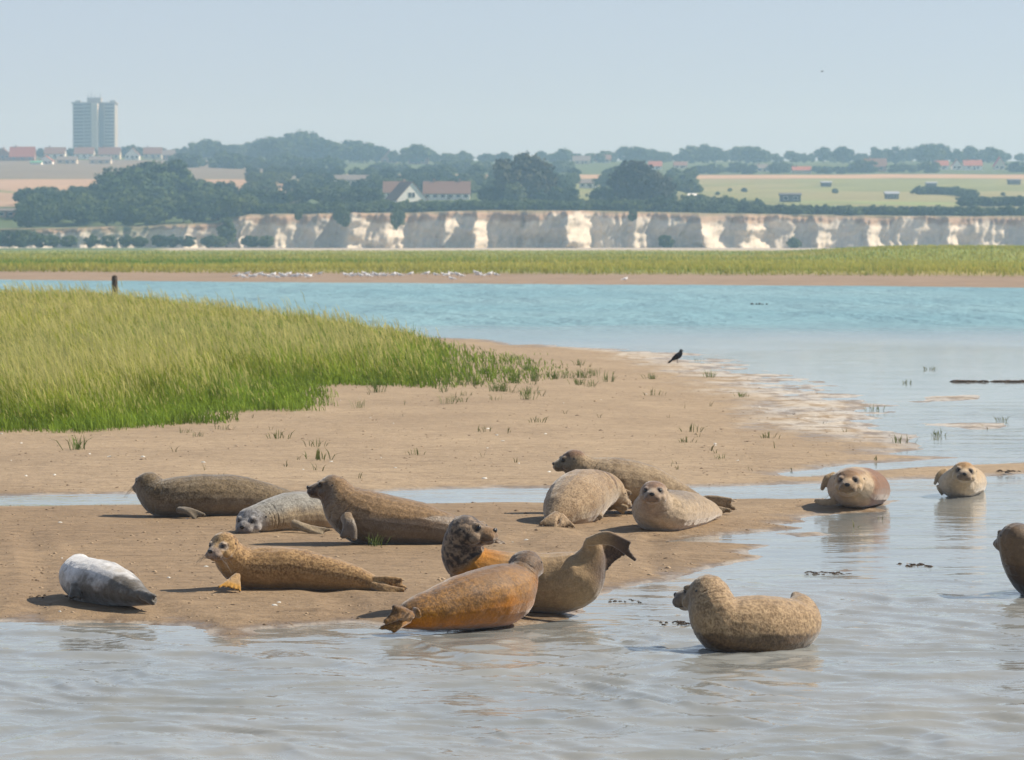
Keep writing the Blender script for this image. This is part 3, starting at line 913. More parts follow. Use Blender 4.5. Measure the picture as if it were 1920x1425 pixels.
def house(px, base_y, Y, wpx, wall_px, roof_px, label, wallm, roofm, gable=False, depth=8.0, chim=1, nwin=3, door=True, z0=None, name='house', cat='house', group=None, rot=0.0):
    if z0 is None:
        Yc_ = np.linspace(1116, 2720, 900)
        yy_ = HORIZON - (hill_z(X_of(px, Yc_), Yc_) - CAMH) * F / Yc_
        Y = float(Yc_[np.argmin(np.abs(yy_ - base_y))])
    s = Y / F
    w, hw, hr = wpx * s, wall_px * s, roof_px * s
    X = float(X_of(px, Y))
    z = float(zat(base_y, Y)) if z0 is None else z0
    zg = float(hill_z(X, Y)) 
    e = empty(name, (X, Y, z), label, cat, group)
    e.rotation_euler = (0, 0, rot)
    d = depth
    low = min(0, zg - z) - .5
    m = MB().box(-w / 2, w / 2, -d / 2, d / 2, low, hw)
    if gable:
        m.poly([(-w / 2, -d / 2 - .003, hw), (w / 2, -d / 2 - .003, hw), (0, -d / 2 - .003, hw + hr)])
        m.poly([(w / 2, d / 2, hw), (-w / 2, d / 2, hw), (0, d / 2, hw + hr)])
    else:
        m.poly([(-w / 2, d / 2, hw), (-w / 2, -d / 2, hw), (-w / 2, 0, hw + hr)])
        m.poly([(w / 2, -d / 2, hw), (w / 2, d / 2, hw), (w / 2, 0, hw + hr)])
    m.build('wall', wallm, e)
    r = MB(); ov, th = .35, .22
    if gable:
        for sg in (-1, 1):
            a = (sg * (w / 2 + ov), hw - ov * hr / (w / 2)); b = (0, hw + hr)
            r.poly([(a[0], -d / 2 - ov, a[1]), (b[0], -d / 2 - ov, b[1]), (b[0], d / 2 + ov, b[1]), (a[0], d / 2 + ov, a[1])])
            r.poly([(a[0], -d / 2 - ov, a[1] + th), (a[0], d / 2 + ov, a[1] + th), (b[0], d / 2 + ov, b[1] + th), (b[0], -d / 2 - ov, b[1] + th)])
            r.poly([(a[0], -d / 2 - ov, a[1]), (a[0], -d / 2 - ov, a[1] + th), (b[0], -d / 2 - ov, b[1] + th), (b[0], -d / 2 - ov, b[1])])
            r.poly([(a[0], -d / 2 - ov, a[1]), (a[0], d / 2 + ov, a[1]), (a[0], d / 2 + ov, a[1] + th), (a[0], -d / 2 - ov, a[1] + th)])
    else:
        for sg in (-1, 1):
            a = (sg * (d / 2 + ov), hw - ov * hr / (d / 2)); b = (0, hw + hr)
            r.poly([(-w / 2 - ov, a[0], a[1]), (w / 2 + ov, a[0], a[1]), (w / 2 + ov, b[0], b[1]), (-w / 2 - ov, b[0], b[1])])
            r.poly([(-w / 2 - ov, a[0], a[1] + th), (-w / 2 - ov, b[0], b[1] + th), (w / 2 + ov, b[0], b[1] + th), (w / 2 + ov, a[0], a[1] + th)])
            r.poly([(-w / 2 - ov, a[0], a[1]), (-w / 2 - ov, a[0], a[1] + th), (w / 2 + ov, a[0], a[1] + th), (w / 2 + ov, a[0], a[1])])
            for sx in (-1, 1):
                r.poly([(sx * (w / 2 + ov), a[0], a[1]), (sx * (w / 2 + ov), b[0], b[1]), (sx * (w / 2 + ov), b[0], b[1] + th), (sx * (w / 2 + ov), a[0], a[1] + th)])
    ro = r.build('roof', roofm, e)
    for k in range(chim):
        cx = (-.28 + .56 * k) * w if not gable else .0
        cy = 0 if not gable else d * .2
        MB().box(cx - .4, cx + .4, cy - .35, cy + .35, hw + hr * .55, hw + hr + 1.1).build('chimney', M_brick, ro)
    if hw > 1.5:
        for k in range(nwin):
            wx = -w / 2 + w * (k + .5) / nwin
            ww, wh = min(1.3, w / nwin * .5), min(1.3, hw * .45)
            zc = hw * .55
            f = MB().box(wx - ww / 2 - .1, wx + ww / 2 + .1, -d / 2 - .06, -d / 2 - .003, zc - wh / 2 - .1, zc + wh / 2 + .1).build('window', M_frame, e)
            MB().box(wx - ww / 2, wx + ww / 2, -d / 2 - .09, -d / 2 - .063, zc - wh / 2, zc + wh / 2).build('pane', M_glass, f)
        if door:
            MB().box(w * .02, w * .02 + .9, -d / 2 - .05, -d / 2 - .004, 0, min(2, hw * .8)).build('door', M_door, e)
    return e

# white house with the gable facing the river, and its long wing
house(762, 379, 1170, 66, 4, 33, 'white gabled house with steep brown roof behind the chalk cliff', M_white, M_brownroof, True, 8, 1, 0, rot=.55)
gh = [o for o in C.objects if o.get('label', '').startswith('white gabled')][0]
for (wx, wz, ww, wh) in [(-.9, 2.4, 1.1, 1.6), (.5, 2.4, 1.1, 1.6)]:
    f = MB().box(wx - ww / 2 - .1, wx + ww / 2 + .1, -4.08, -4.01, wz - wh / 2 - .1, wz + wh / 2 + .1).build('window', M_frame, gh)
    MB().box(wx - ww / 2, wx + ww / 2, -4.12, -4.085, wz - wh / 2, wz + wh / 2).build('pane', M_glass, f)
house(838, 374, 1185, 86, 11, 22, 'long white house with red brown roof right of the gabled house', M_white, M_brownroof, False, 9, 2, 6)
house(742, 371, 1195, 44, 10, 20, 'brown roofed wing left of the white gabled house', M_white, M_brownroof, False, 8, 0, 2)
house(650, 347, 1420, 88, 9, 9, 'long low grey farm building among the trees', M_pale, M_greyroof, False, 8, 0, 10)
house(1104, 352, 1300, 36, 8, 7, 'small white bungalow between the two dark trees', M_white, M_greyroof, False, 7, 0, 3)
house(560, 358, 1330, 8, 7, 4, 'tiny white hut among the cliff top trees', M_white, M_greyroof, True, 4, 0, 0)
house(15, 408, 1150, 34, 12, 4, 'low brick building at the left edge above the cliff', M_brick, M_greyroof, False, 7, 0, 2)
house(38, 411, 1140, 22, 13, 3, 'orange brick shed at the left edge above the cliff', rough_mat('orange_brick', (.45, .22, .12), .15), M_greyroof, False, 6, 0, 1)
house(407, 412, 1135, 20, 8, 5, 'small red roofed hut at the brink of the low cliff', M_cream, M_redroof, False, 5, 0, 1)
# estate on the left ridge below the tower block
for (px, by, w, wh, rh, Y, wm, rm, g, lab) in [
        (44, 302, 46, 8, 18, 2420, M_brick, M_redroof, False, 'large red roofed house at the left end of the ridge'),
        (8, 302, 24, 14, 9, 2500, M_brick, M_brownroof, True, 'narrow brown gabled house at the left edge of the ridge'),
        (105, 298, 38, 9, 12, 2450, M_white, M_brownroof, False, 'white walled house left of the tower block on the ridge'),
        (160, 298, 36, 9, 12, 2450, M_white, M_brownroof, False, 'white walled house directly below the tower block'),
        (207, 299, 40, 9, 13, 2500, M_cream, M_brownroof, False, 'cream house below the right side of the tower block'),
        (250, 300, 26, 9, 12, 2480, M_white, M_brownroof, True, 'white gabled house right of the tower block'),
        (288, 298, 34, 9, 12, 2450, M_cream, M_brownroof, False, 'yellow cream house on the ridge near the wood'),
        (318, 300, 22, 9, 9, 2500, M_brick, M_greyroof, False, 'brown house at the end of the ridge estate'),
        (88, 308, 26, 6, 9, 2300, M_white, M_redroof, True, 'small red gabled house in front of the estate'),
        (128, 307, 36, 6, 7, 2300, M_cream, M_greyroof, False, 'low grey roofed bungalow in front of the estate'),
        (190, 307, 40, 6, 7, 2300, M_cream, M_greyroof, False, 'low grey roofed bungalow below the tower block'),
        (70, 309, 20, 3, 4, 2280, M_white, rough_mat('green_roof', (.12, .30, .20), .1), False, 'small green roofed shed on the ridge')]:
    house(px, by, Y, w, wh, rh, lab, wm, rm, g, 9, 1, 3)
# houses among the skyline trees
for (px, by, w, wh, rh, wm, rm, g, lab) in [
        (653, 296, 18, 6, 8, M_cream, M_redroof, False, 'pink roofed house below the left skyline trees'),
        (672, 303, 22, 6, 10, M_cream, M_greyroof, True, 'grey gabled house below the skyline trees'),
        (730, 306, 30, 8, 16, M_brick, M_greyroof, True, 'grey gabled house left of the ridge tree gap'),
        (785, 308, 38, 10, 18, M_brick, M_brownroof, True, 'tall brown gabled house at the ridge tree gap'),
        (940, 306, 26, 7, 8, M_cream, M_greyroof, False, 'pale house behind the large dark tree'),
        (1090, 308, 32, 6, 9, M_cream, M_greyroof, False, 'pale grey house on the ridge right of centre'),
        (1130, 306, 30, 6, 9, M_cream, M_brownroof, False, 'pale house on the ridge above the broad dark tree'),
        (1228, 318, 24, 6, 9, M_white, M_redroof, False, 'red roofed house above the broad dark tree'),
        (1275, 316, 24, 5, 7, M_cream, M_brownroof, False, 'cream house in the right skyline trees'),
        (1430, 322, 28, 6, 7, M_cream, M_greyroof, False, 'grey roofed house in the right skyline trees'),
        (1502, 325, 34, 5, 7, M_cream, M_redroof, False, 'low red roofed house at the edge of the pink field'),
        (1640, 322, 40, 10, 14, M_brick, M_brownroof, False, 'large brown house left of the red roofs'),
        (1764, 318, 24, 7, 9, M_white, M_redroof, False, 'leftmost red roofed house in the right skyline row'),
        (1792, 318, 18, 7, 10, M_white, M_redroof, True, 'red gabled house in the right skyline row'),
        (1822, 319, 34, 8, 10, M_white, M_redroof, False, 'long red roofed house in the right skyline row'),
        (1872, 318, 20, 7, 15, M_cream, M_pinkroof, True, 'bright pink red roofed house near the right edge')]:
    house(px, by, 1895, w, wh, rh, lab, wm, rm, g, 8, 1, 2)
# sheds on the pasture
for (px, by, w, wh, rh, rm, lab) in [(1481, 379, 38, 13, 3, M_shed, 'dark grey shed on the pale pasture'),
        (1671, 373, 24, 9, 4, M_tin, 'small shed with pale blue roof on the pasture'),
        (1548, 349, 18, 6, 2, M_tin, 'small violet grey shed at the top of the pasture'),
        (1745, 349, 18, 5, 2, M_tin, 'pale small shed at the top right of the pasture'),
        (1900, 346, 22, 7, 2, M_shed, 'dark shed at the right edge of the pasture'),
        (1298, 371, 15, 4, 3, M_white, 'small white shed beside the pasture bushes')]:
    Y = float(np.interp(by, [337, 342, 356, 377, 390], [1690, 1620, 1480, 1300, 1180]))
    house(px, by, Y, w, wh, rh, lab, M_shed if rm is not M_white else M_white, rm, False, 5, 0, 2, False, name='shed', cat='shed')

# ------------------------------------------------------------------ tower block
TY = 2720.0
tz = float(zat(284, TY)); ts = TY / F
tower = empty('tower_block', (float(X_of(178, TY)), TY, tz), 'grey concrete tower block standing on the left ridge', 'tower block')
def tbox(x0, x1, y0, y1, zt_px, m, nm, yb=288):
    return MB().box((x0 - 178) * ts, (x1 - 178) * ts, y0, y1, float(zat(yb + 10, TY)) - tz, float(zat(zt_px, TY)) - tz).build(nm, m, tower)
wings = [tbox(138, 160, 0, 16, 195, M_concrete, 'wing'), tbox(159.7, 176, -7, 15, 194, M_concrete, 'wing'), tbox(175.7, 187, -10, 18, 195, M_pale, 'stair_core'),
         tbox(186.7, 198, 2, 17, 194.5, M_concrete, 'wing'), tbox(197.7, 218, -5, 16, 195.5, M_concrete, 'wing')]
topz = float(zat(195, TY)) - tz
MB().box((135.5 - 178) * ts, (220 - 178) * ts, -1.0, 17, topz, topz + 1.0).build('roof_slab', M_concrete, tower)
pl = MB().box((164 - 178) * ts, (190 - 178) * ts, 3, 12, topz + 1.003, topz + 4.6).build('plant_room', M_concrete, tower)
for px_, hh_ in ((165, 2.6), (171, 3.6), (178, 2.0), (188, 3.2)):
    MB().box((px_ - 178) * ts - .15, (px_ - 178) * ts + .15, 6, 6.3, topz + 4.603, topz + 4.6 + hh_).build('aerial', M_shed, pl)
for px_ in (146, 211):
    MB().box((px_ - 5 - 178) * ts, (px_ + 5 - 178) * ts, 5, 11, topz + 1.003, topz + 2.6).build('roof_hut', M_concrete, tower)
nfl = 14
for k in range(nfl):
    z0 = topz * (k + .35) / nfl
    for (x0, x1, yf) in ((140, 158, 0), (161.5, 174, -7), (199.5, 216, -5)):
        m = MB(); n = 4
        for j in range(n):
            a = x0 + (x1 - x0) * (j + .12) / n; b = x0 + (x1 - x0) * (j + .85) / n
            m.box((a - 178) * ts, (b - 178) * ts, yf - .12, yf - .004, z0, z0 + 1.4)
        m.build('window_row', M_glass, tower)
    MB().box((197.7 - 178) * ts, (218.4 - 178) * ts, -6.0, -5.004, z0 - .75, z0 - .45).build('balcony', M_pale, tower)
    MB().box((137.6 - 178) * ts, (159 - 178) * ts, -1.0, -.004, z0 - .75, z0 - .45).build('balcony', M_pale, tower)

# ------------------------------------------------------------------ haze
hz = MB().box(-1500, 1500, -300, 3600, -3, 125)
M_haze = bpy.data.materials.new('summer_haze')
M_haze.use_nodes = True
nt = M_haze.node_tree
nt.nodes.clear()
pv = nt.nodes.new('ShaderNodeVolumePrincipled')
HAZE_DENSITY = 0.00029
pv.inputs['Color'].default_value = (.42, .68, 1.0, 1)
pv.inputs['Absorption Color'].default_value = (1, 1, 1, 1)
pv.inputs['Density'].default_value = HAZE_DENSITY
pv.inputs['Anisotropy'].default_value = 0.2
out = nt.nodes.new('ShaderNodeOutputMaterial')
nt.links.new(pv.outputs[0], out.inputs['Volume'])
ho = hz.build('haze', M_haze)
tag(ho, 'pale summer haze in the air', 'haze', kind='stuff')
# ================================================================== SEALS
def fur_material(name, wetgloss=.35):
    m = mat(name, (.3, .25, .2), .62, .3); t = NT(m)
    o = t.coord('Object')
    n1 = t.noise(o, 26.0, 5, .65)
    n2 = t.noise(t.mapping(o, (1, 1, .55)), 170.0, 3, .6)
    n0 = t.noise(t.mapping(o, (1, 1, 1.6)), 11.0, 6, .7, .5)
    v0 = t.ramp(n0, [(.28, (.78, .77, .76)), (.5, (1, 1, 1)), (.72, (1.15, 1.15, 1.14))])
    v = t.ramp(n1, [(.25, (.80, .80, .80)), (.75, (1.16, 1.16, 1.16))])
    v2 = t.ramp(n2, [(.28, (.78, .76, .75)), (.72, (1.2, 1.2, 1.2))])
    c = t.mix(1.0, t.mix(1.0, t.attr('Col'), v, 'MULTIPLY'), v2, 'MULTIPLY')
    c = t.mix(1.0, c, v0, 'MULTIPLY')
    sn = t.noise(o, 62.0, 4, .6, .4)
    sk = t.math('MULTIPLY', t.maprange(sn, .48, .56), t.attr('spotk', 'Fac'))
    c = t.mix(sk, c, t.mix(1.0, c, (.34, .30, .27), 'MULTIPLY'))
    lk = t.math('MULTIPLY', t.maprange(sn, .44, .34), t.attr('spotk', 'Fac'))
    c = t.mix(t.math('MULTIPLY', lk, .6), c, t.mix(1.0, c, (1.4, 1.38, 1.35), 'MULTIPLY'))
    hs = t.new('ShaderNodeHueSaturation'); hs.inputs['Saturation'].default_value = 1.16; hs.inputs['Value'].default_value = .95
    t.ln(c, hs.inputs['Color']); c = hs.outputs[0]
    t.ln(c, t.b.inputs['Base Color'])
    wet = t.attr('wet', 'Fac')
    t.ln(t.maprange(wet, 0, 1, .74, .36), t.b.inputs['Roughness'])
    t.ln(t.maprange(wet, 0, 1, .22, .45), t.b.inputs['Specular IOR Level'])
    t.b.inputs['Sheen Weight'].default_value = .55
    t.b.inputs['Sheen Roughness'].default_value = .38
    b = t.bump(n2, .5, .008)
    b = t.bump(n1, .3, .014, b)
    b = t.bump(n0, .22, .02, b)
    t.ln(b, t.b.inputs['Normal'])
    return m
M_fur = fur_material('seal_fur')
M_eye = mat('seal_eye', (.012, .010, .010), .06, .6)
M_nose = mat('seal_nose', (.020, .017, .015), .35, .5)
M_mouth = mat('seal_mouth', (.035, .026, .022), .6, .3)
M_whisk = mat('seal_whisker', (.40, .33, .25), .5, .3)
M_claw = mat('seal_claw', (.03, .026, .022), .4, .4)

def unit(v):
    v = np.asarray(v, float); return v / (np.linalg.norm(v) + 1e-12)

def head_parts(c, f, up, r):
    """closed meshes of a harbour seal head: cranium, muzzle, whisker pads, brow and chin"""
    f = unit(f); s = unit(np.cross(f, up)); u_ = np.cross(s, f)
    def W(x, y, z): return c + r * (f * x + s * y + u_ * z)
    prof = [(-1.02, .30, .30, .0), (-.85, .62, .58, 0), (-.5, .90, .84, .0), (-.1, 1.0, .92, .0), (.25, .96, .86, -.02), (.52, .80, .72, -.07), (.75, .63, .57, -.14),
            (1.0, .53, .47, -.19), (1.22, .46, .40, -.21), (1.40, .34, .30, -.20), (1.49, .18, .18, -.17)]
    n = 22
    a = np.linspace(0, 2 * np.pi, n, endpoint=False)
    rings = []
    for (x, w, h, z) in prof:
        rings.append(np.stack([W(x, w * math.sin(t), z + h * math.cos(t)) for t in a]))
    v = np.concatenate(rings); m = len(prof)
    i = np.arange(m - 1)[:, None] * n; j = np.arange(n)[None]; k = (j + 1) % n
    fc = np.stack([i + j, i + k, i + n + k, i + n + j], -1).reshape(-1, 4)
    c0, c1 = len(v), len(v) + 1
    v = np.vstack([v, W(-1.10, 0, 0)[None], W(1.52, 0, -.16)[None]])
    j = np.arange(n); k = (j + 1) % n
    fc = np.vstack([fc, np.stack([np.full(n, c0), k, j, j], -1), np.stack([np.full(n, c1), (m - 1) * n + j, (m - 1) * n + k, (m - 1) * n + k], -1)])
    parts = [(v, fc)]
    def ball(x, y, z, rx, ry, rz):
        ph = np.linspace(0, np.pi, 9)[1:-1]
        P = [W(x - rx * math.cos(q), y, z) for q in ph]
        vv = []
        for q in ph:
            vv.append(np.stack([W(x - rx * math.cos(q), y + ry * math.sin(q) * math.sin(t), z + rz * math.sin(q) * math.cos(t)) for t in a[::2]]))
        nn = n // 2
        V = np.concatenate(vv); mm = len(ph)
        i = np.arange(mm - 1)[:, None] * nn; j = np.arange(nn)[None]; k = (j + 1) % nn
        ff_ = np.stack([i + j, i + k, i + nn + k, i + nn + j], -1).reshape(-1, 4)
        a0, a1 = len(V), len(V) + 1
        V = np.vstack([V, W(x - rx, y, z)[None], W(x + rx, y, z)[None]])
        j = np.arange(nn); k = (j + 1) % nn
        ff_ = np.vstack([ff_, np.stack([np.full(nn, a0), k, j, j], -1), np.stack([np.full(nn, a1), (mm - 1) * nn + j, (mm - 1) * nn + k, (mm - 1) * nn + k], -1)])
        parts.append((V, ff_))
    for sg in (-1, 1):
        ball(1.16, sg * .27, -.30, .36, .32, .27)       # whisker pad
        ball(.62, sg * .46, .34, .26, .20, .16)         # brow
        ball(.45, sg * .62, -.28, .42, .30, .34)        # cheek
    ball(1.05, 0, -.52, .34, .26, .18)                  # chin
    ball(1.36, 0, -.03, .17, .20, .14)                  # nose pad
    return parts, (f, s, u_)

SEALS = []
def make_seal(label, bottom_px, spine, head, paint, fans=(), paddles=(), ground=None, depth_off=.16, whisk=True, eyes=(True, True), up0=(0, 0, 1), voxel=.0065, smooth=4, eye_r=.14, ear=True, claws=True):
    """spine: (px, py, dy, r, ratio) from tail to neck in photo pixels; dy metres away from the viewer"""
    bx, by = bottom_px
    g = on_ground(bx, by, .045 if ground is None else ground)
    Y0 = float(g[1]) + depth_off
    def WP(px, py, dy): return at_depth(px, py, Y0 + dy)
    def PXM(dy): return (Y0 + dy) / F
    sp = np.array([list(WP(p[0], p[1], p[2])) + [p[3] * PXM(p[2]), p[4]] for p in spine])
    S = catmull(sp, 48)
    P, R, ra = S[:, :3], np.maximum(S[:, 3], .012), S[:, 4]
    T, U, Sd = frames(P, up0)
    # a chain of overlapping ellipsoids merges into one continuous trunk, also where the neck folds
    th_ = np.linspace(0, np.pi, 11)[1:-1]; ph_ = np.linspace(0, 2 * np.pi, 20, endpoint=False)
    sv = np.concatenate([np.stack([-np.cos(a_) + 0 * ph_, np.sin(a_) * np.cos(ph_), np.sin(a_) * np.sin(ph_)], -1) for a_ in th_] + [np.array([[-1, 0, 0], [1, 0, 0]], float)])
    i_ = np.arange(8)[:, None] * 20; j_ = np.arange(20)[None]; k_ = (j_ + 1) % 20
    sf = np.stack([i_ + j_, i_ + k_, i_ + 20 + k_, i_ + 20 + j_], -1).reshape(-1, 4)
    j_ = np.arange(20); k_ = (j_ + 1) % 20
    sf = np.vstack([sf, np.stack([np.full(20, 180), k_, j_, j_], -1), np.stack([np.full(20, 181), 160 + j_, 160 + k_, 160 + k_], -1)])
    parts = []
    S2 = catmull(sp, 170); P2, R2, ra2 = S2[:, :3], np.maximum(S2[:, 3], .012), S2[:, 4]
    T2, U2, Sd2 = frames(P2, up0)
    for a_ in range(len(P2)):
        parts.append((P2[a_] + sv[:, :1] * T2[a_] * R2[a_] * .8 + sv[:, 1:2] * U2[a_] * R2[a_] + sv[:, 2:3] * Sd2[a_] * R2[a_] * ra2[a_], sf))
    hc = None
    if head:
        (hx, hy, hd, hr, fdir, hup) = head
        hc = WP(hx, hy, hd); hr_m = hr * PXM(hd)
        hp, (hf_, hs_, hu_) = head_parts(hc, np.array(fdir, float), np.array(hup, float), hr_m)
        parts += hp
    tips = []
    for (base, mid, tipA, tipB, n, r0, r1) in fans:
        b = WP(*base)
        for k in range(n):
            q = k / (n - 1) if n > 1 else 0
            bulge = 1.0 - .10 * math.sin(q * math.pi)
            tp = np.array(tipA, float) * (1 - q) + np.array(tipB, float) * q
            md = np.array(mid, float) + (tp - (np.array(tipA, float) + np.array(tipB, float)) / 2) * .45
            B = np.array(base, float)
            tp = B + (tp - B) * bulge
            pts = np.stack([WP(*B), WP(*md), WP(*tp)])
            cur = catmull(pts, 12)
            rr = np.linspace(r0, r1, 12) * PXM(base[2])
            parts.append(tube(cur, rr, 1.0, 10, (0, -1, .2)))
            tips.append((cur[-1], cur[-1] - cur[-3]))
    for (pts, rat) in paddles:
        A = np.array([list(WP(p[0], p[1], p[2])) + [p[3] * PXM(p[2])] for p in pts])
        A = catmull(A, 16)
        parts.append(tube(A[:, :3], np.maximum(A[:, 3], .006), rat, 14, (0, 0, 1)))
    me0 = quads_to_mesh('body', parts)
    tmp = link('tmp', me0)
    md = tmp.modifiers.new('r', 'REMESH'); md.mode = 'VOXEL'; md.voxel_size = voxel
    ms = tmp.modifiers.new('s', 'SMOOTH'); ms.factor = .5; ms.iterations = smooth
    dg = bpy.context.evaluated_depsgraph_get()
    me = bpy.data.meshes.new_from_object(tmp.evaluated_get(dg))
    bpy.data.objects.remove(tmp); bpy.data.meshes.remove(me0)
    nv = len(me.vertices)
    V = np.zeros(nv * 3, np.float32); me.vertices.foreach_get('co', V); V = V.reshape(-1, 3).astype(float)
    # soft folds and lumps of blubber under the skin
    nrm_ = np.zeros(nv * 3, np.float32); me.vertices.foreach_get('normal', nrm_); nrm_ = nrm_.reshape(-1, 3)
    V0 = V.copy()
    V = V + nrm_ * (fbm(V * 7.0, 3, 170)[:, None] * .007 + fbm(V * [16, 16, 9], 3, 171)[:, None] * .0035)
    # nearest spine sample for the coat pattern
    SL = catmull(sp, 110); PL, RL, rL = SL[:, :3], np.maximum(SL[:, 3], .012), SL[:, 4]
    TL, UL, SdL = frames(PL, up0)
    idx = np.concatenate([((V[a_:a_ + 15000, None, :] - PL[None]) ** 2).sum(-1).argmin(1) for a_ in range(0, nv, 15000)])
    rel = V - PL[idx]
    dors = (rel * UL[idx]).sum(1) / RL[idx]
    side = (rel * SdL[idx]).sum(1) / (RL[idx] * rL[idx])
    tpos = idx / (len(PL) - 1)
    # creases where the neck folds
    cr_ = np.abs(np.sin(tpos * 62.0 + 2.2 * fbm(V * 5.0, 2, 175)))
    V = V + nrm_ * ((-.0065 * (1 - sstep(.0, .35, cr_)) * sstep(.66, .76, tpos) * (1 - sstep(.90, .97, tpos)) * sstep(-.2, .3, fbm(V * 4.0, 2, 176) + .15))[:, None])
    zh = V[:, 2] - (0.05 if ground is None else ground)
    H = None
    if head:
        q = (V - hc) / hr_m
        H = np.stack([q @ hf_, q @ hs_, q @ hu_], -1)
    tipd = np.full(nv, 9.0)
    for (tp, _) in tips:
        tipd = np.minimum(tipd, np.linalg.norm(V - tp, axis=1))
    org = np.array([P[len(P) // 2][0], P[len(P) // 2][1], .045 if ground is None else ground])
    col, wet, spotk = paint(dict(V=V - org, dors=dors, side=side, t=tpos, z=zh, H=H, tip=tipd))
    # bed the belly into the ground
    gz = (sand_height(np.stack([V[:, 0], V[:, 1]], -1))[0] if ground is None else np.full(nv, -.2)) - .012
    V[:, 2] = np.maximum(V[:, 2], gz)
    V -= org
    me.vertices.foreach_set('co', V.astype(np.float32).ravel())
    at = me.attributes.new('Col', 'FLOAT_COLOR', 'POINT')
    cc = np.ones((nv, 4), np.float32); cc[:, :3] = np.clip(col, .004, .95)
    at.data.foreach_set('color', cc.ravel())
    at = me.attributes.new('wet', 'FLOAT', 'POINT'); at.data.foreach_set('value', np.asarray(wet, np.float32) * np.ones(nv, np.float32))
    at = me.attributes.new('spotk', 'FLOAT', 'POINT'); at.data.foreach_set('value', np.asarray(spotk, np.float32) * np.ones(nv, np.float32))
    me.polygons.foreach_set('use_smooth', np.ones(len(me.polygons), bool))
    me.materials.clear(); me.materials.append(M_fur)
    me.update()
    root = empty('seal', tuple(org), label, 'seal', 'seals hauled out on the bank')
    body = link('body', me, root)
    if head:
        h0 = hc - org
        def Wl(x, y, z): return h0 + hr_m * (hf_ * x + hs_ * y + hu_ * z)
        dg = bpy.context.evaluated_depsgraph_get()
        from mathutils.bvhtree import BVHTree
        bvh = BVHTree.FromPolygons([tuple(v) for v in V], [tuple(p.vertices) for p in me.polygons])
        def surf(x, y, z, d):
            """point on the skin seen from outside along local direction d"""
            dv = hf_ * d[0] + hs_ * d[1] + hu_ * d[2]; dv = unit(dv)
            o_ = Wl(x, y, z) + dv * hr_m * 1.5
            hit = bvh.ray_cast(Vector(o_), Vector(-dv), hr_m * 4)
            return (np.array(hit[0]) if hit[0] is not None else Wl(x, y, z)), dv
        for sg, on in ((-1, eyes[0]), (1, eyes[1])):
            if not on: continue
            p, dv = surf(.72, sg * .42, .20, (.75, sg * .75, .22))
            bm = bmesh.new(); bmesh.ops.create_uvsphere(bm, u_segments=14, v_segments=10, radius=hr_m * eye_r)
            em = bpy.data.meshes.new('eye'); bm.to_mesh(em); bm.free(); em.materials.append(M_eye)
            em.polygons.foreach_set('use_smooth', np.ones(len(em.polygons), bool))
            link('eye', em, root, tuple(p - dv * hr_m * eye_r * .45))
        # nose with two slanted nostrils
        p, dv = surf(1.3, 0, -.05, (1, 0, .15))
        bm = bmesh.new(); bmesh.ops.create_uvsphere(bm, u_segments=12, v_segments=8, radius=1.0)
        for v in bm.verts:
            c_ = v.co.copy(); v.co = Vector(hf_ * c_.x * .10 + hs_ * c_.y * (.19 + .05 * c_.z) + hu_ * c_.z * .13) * hr_m
        nm = bpy.data.meshes.new('nose'); bm.to_mesh(nm); bm.free(); nm.materials.append(M_nose)
        nm.polygons.foreach_set('use_smooth', np.ones(len(nm.polygons), bool))
        link('nose', nm, root, tuple(p - dv * hr_m * .03))
        # mouth line
        mp = []
        for y in np.linspace(-.50, .50, 13):
            q_, dv_ = surf(.85 + .30 * (1 - (y / .5) ** 2), y, -.46, (1, y * 2.2, -.12))
            mp.append(q_)
        MB().tube(mp, [hr_m * .016] * 13, 5).build('mouth', M_mouth, root, True)
        if ear:
            for sg in (-1, 1):
                q_, dv_ = surf(-.02, sg * .8, .22, (0, sg, .22))
                bm = bmesh.new(); bmesh.ops.create_uvsphere(bm, u_segments=8, v_segments=6, radius=hr_m * .075)
                nm = bpy.data.meshes.new('ear'); bm.to_mesh(nm); bm.free(); nm.materials.append(M_nose)
                link('ear', nm, root, tuple(q_ - dv_ * hr_m * .03))
        if whisk:
            w = MB()
            for sg in (-1, 1):
                for k in range(9):
                    y0 = sg * (.30 + .18 * random.random()); x0 = 1.1 + .25 * random.random(); z0 = -.32 + .2 * random.uniform(-1, .6)
                    q_, dv_ = surf(x0 - .2, y0, z0, (.6, sg * 1.0, -.1))
                    L = hr_m * random.uniform(.7, 1.25)
                    d = unit(hf_ * random.uniform(-.1, .35) + hs_ * sg * .8 + hu_ * random.uniform(-.9, -.2))
                    p1 = q_ + d * L * .55; p2 = q_ + d * L * .95 + np.array([0, 0, -.18 * L])
                    w.tube([q_, p1, p2], [.0010, .0008, .0004], 4)
            tag(w.build('whiskers', M_whisk, root), kind='stuff')
    if tips and claws:
        for (tp, dv) in tips:
            d = unit(dv); a = tp - org - d * .006
            MB().tube([a, a + d * .012, a + d * .022], [.0045, .0032, .0008], 5).build('claw', M_claw, root, True)
    SEALS.append(root)
    return root

# --------------------------------------------------------- coat painting
def A3(c): return np.array(c, float)[None, :]
def mixc(a, b, k): return a + (b - a) * np.asarray(k)[:, None]

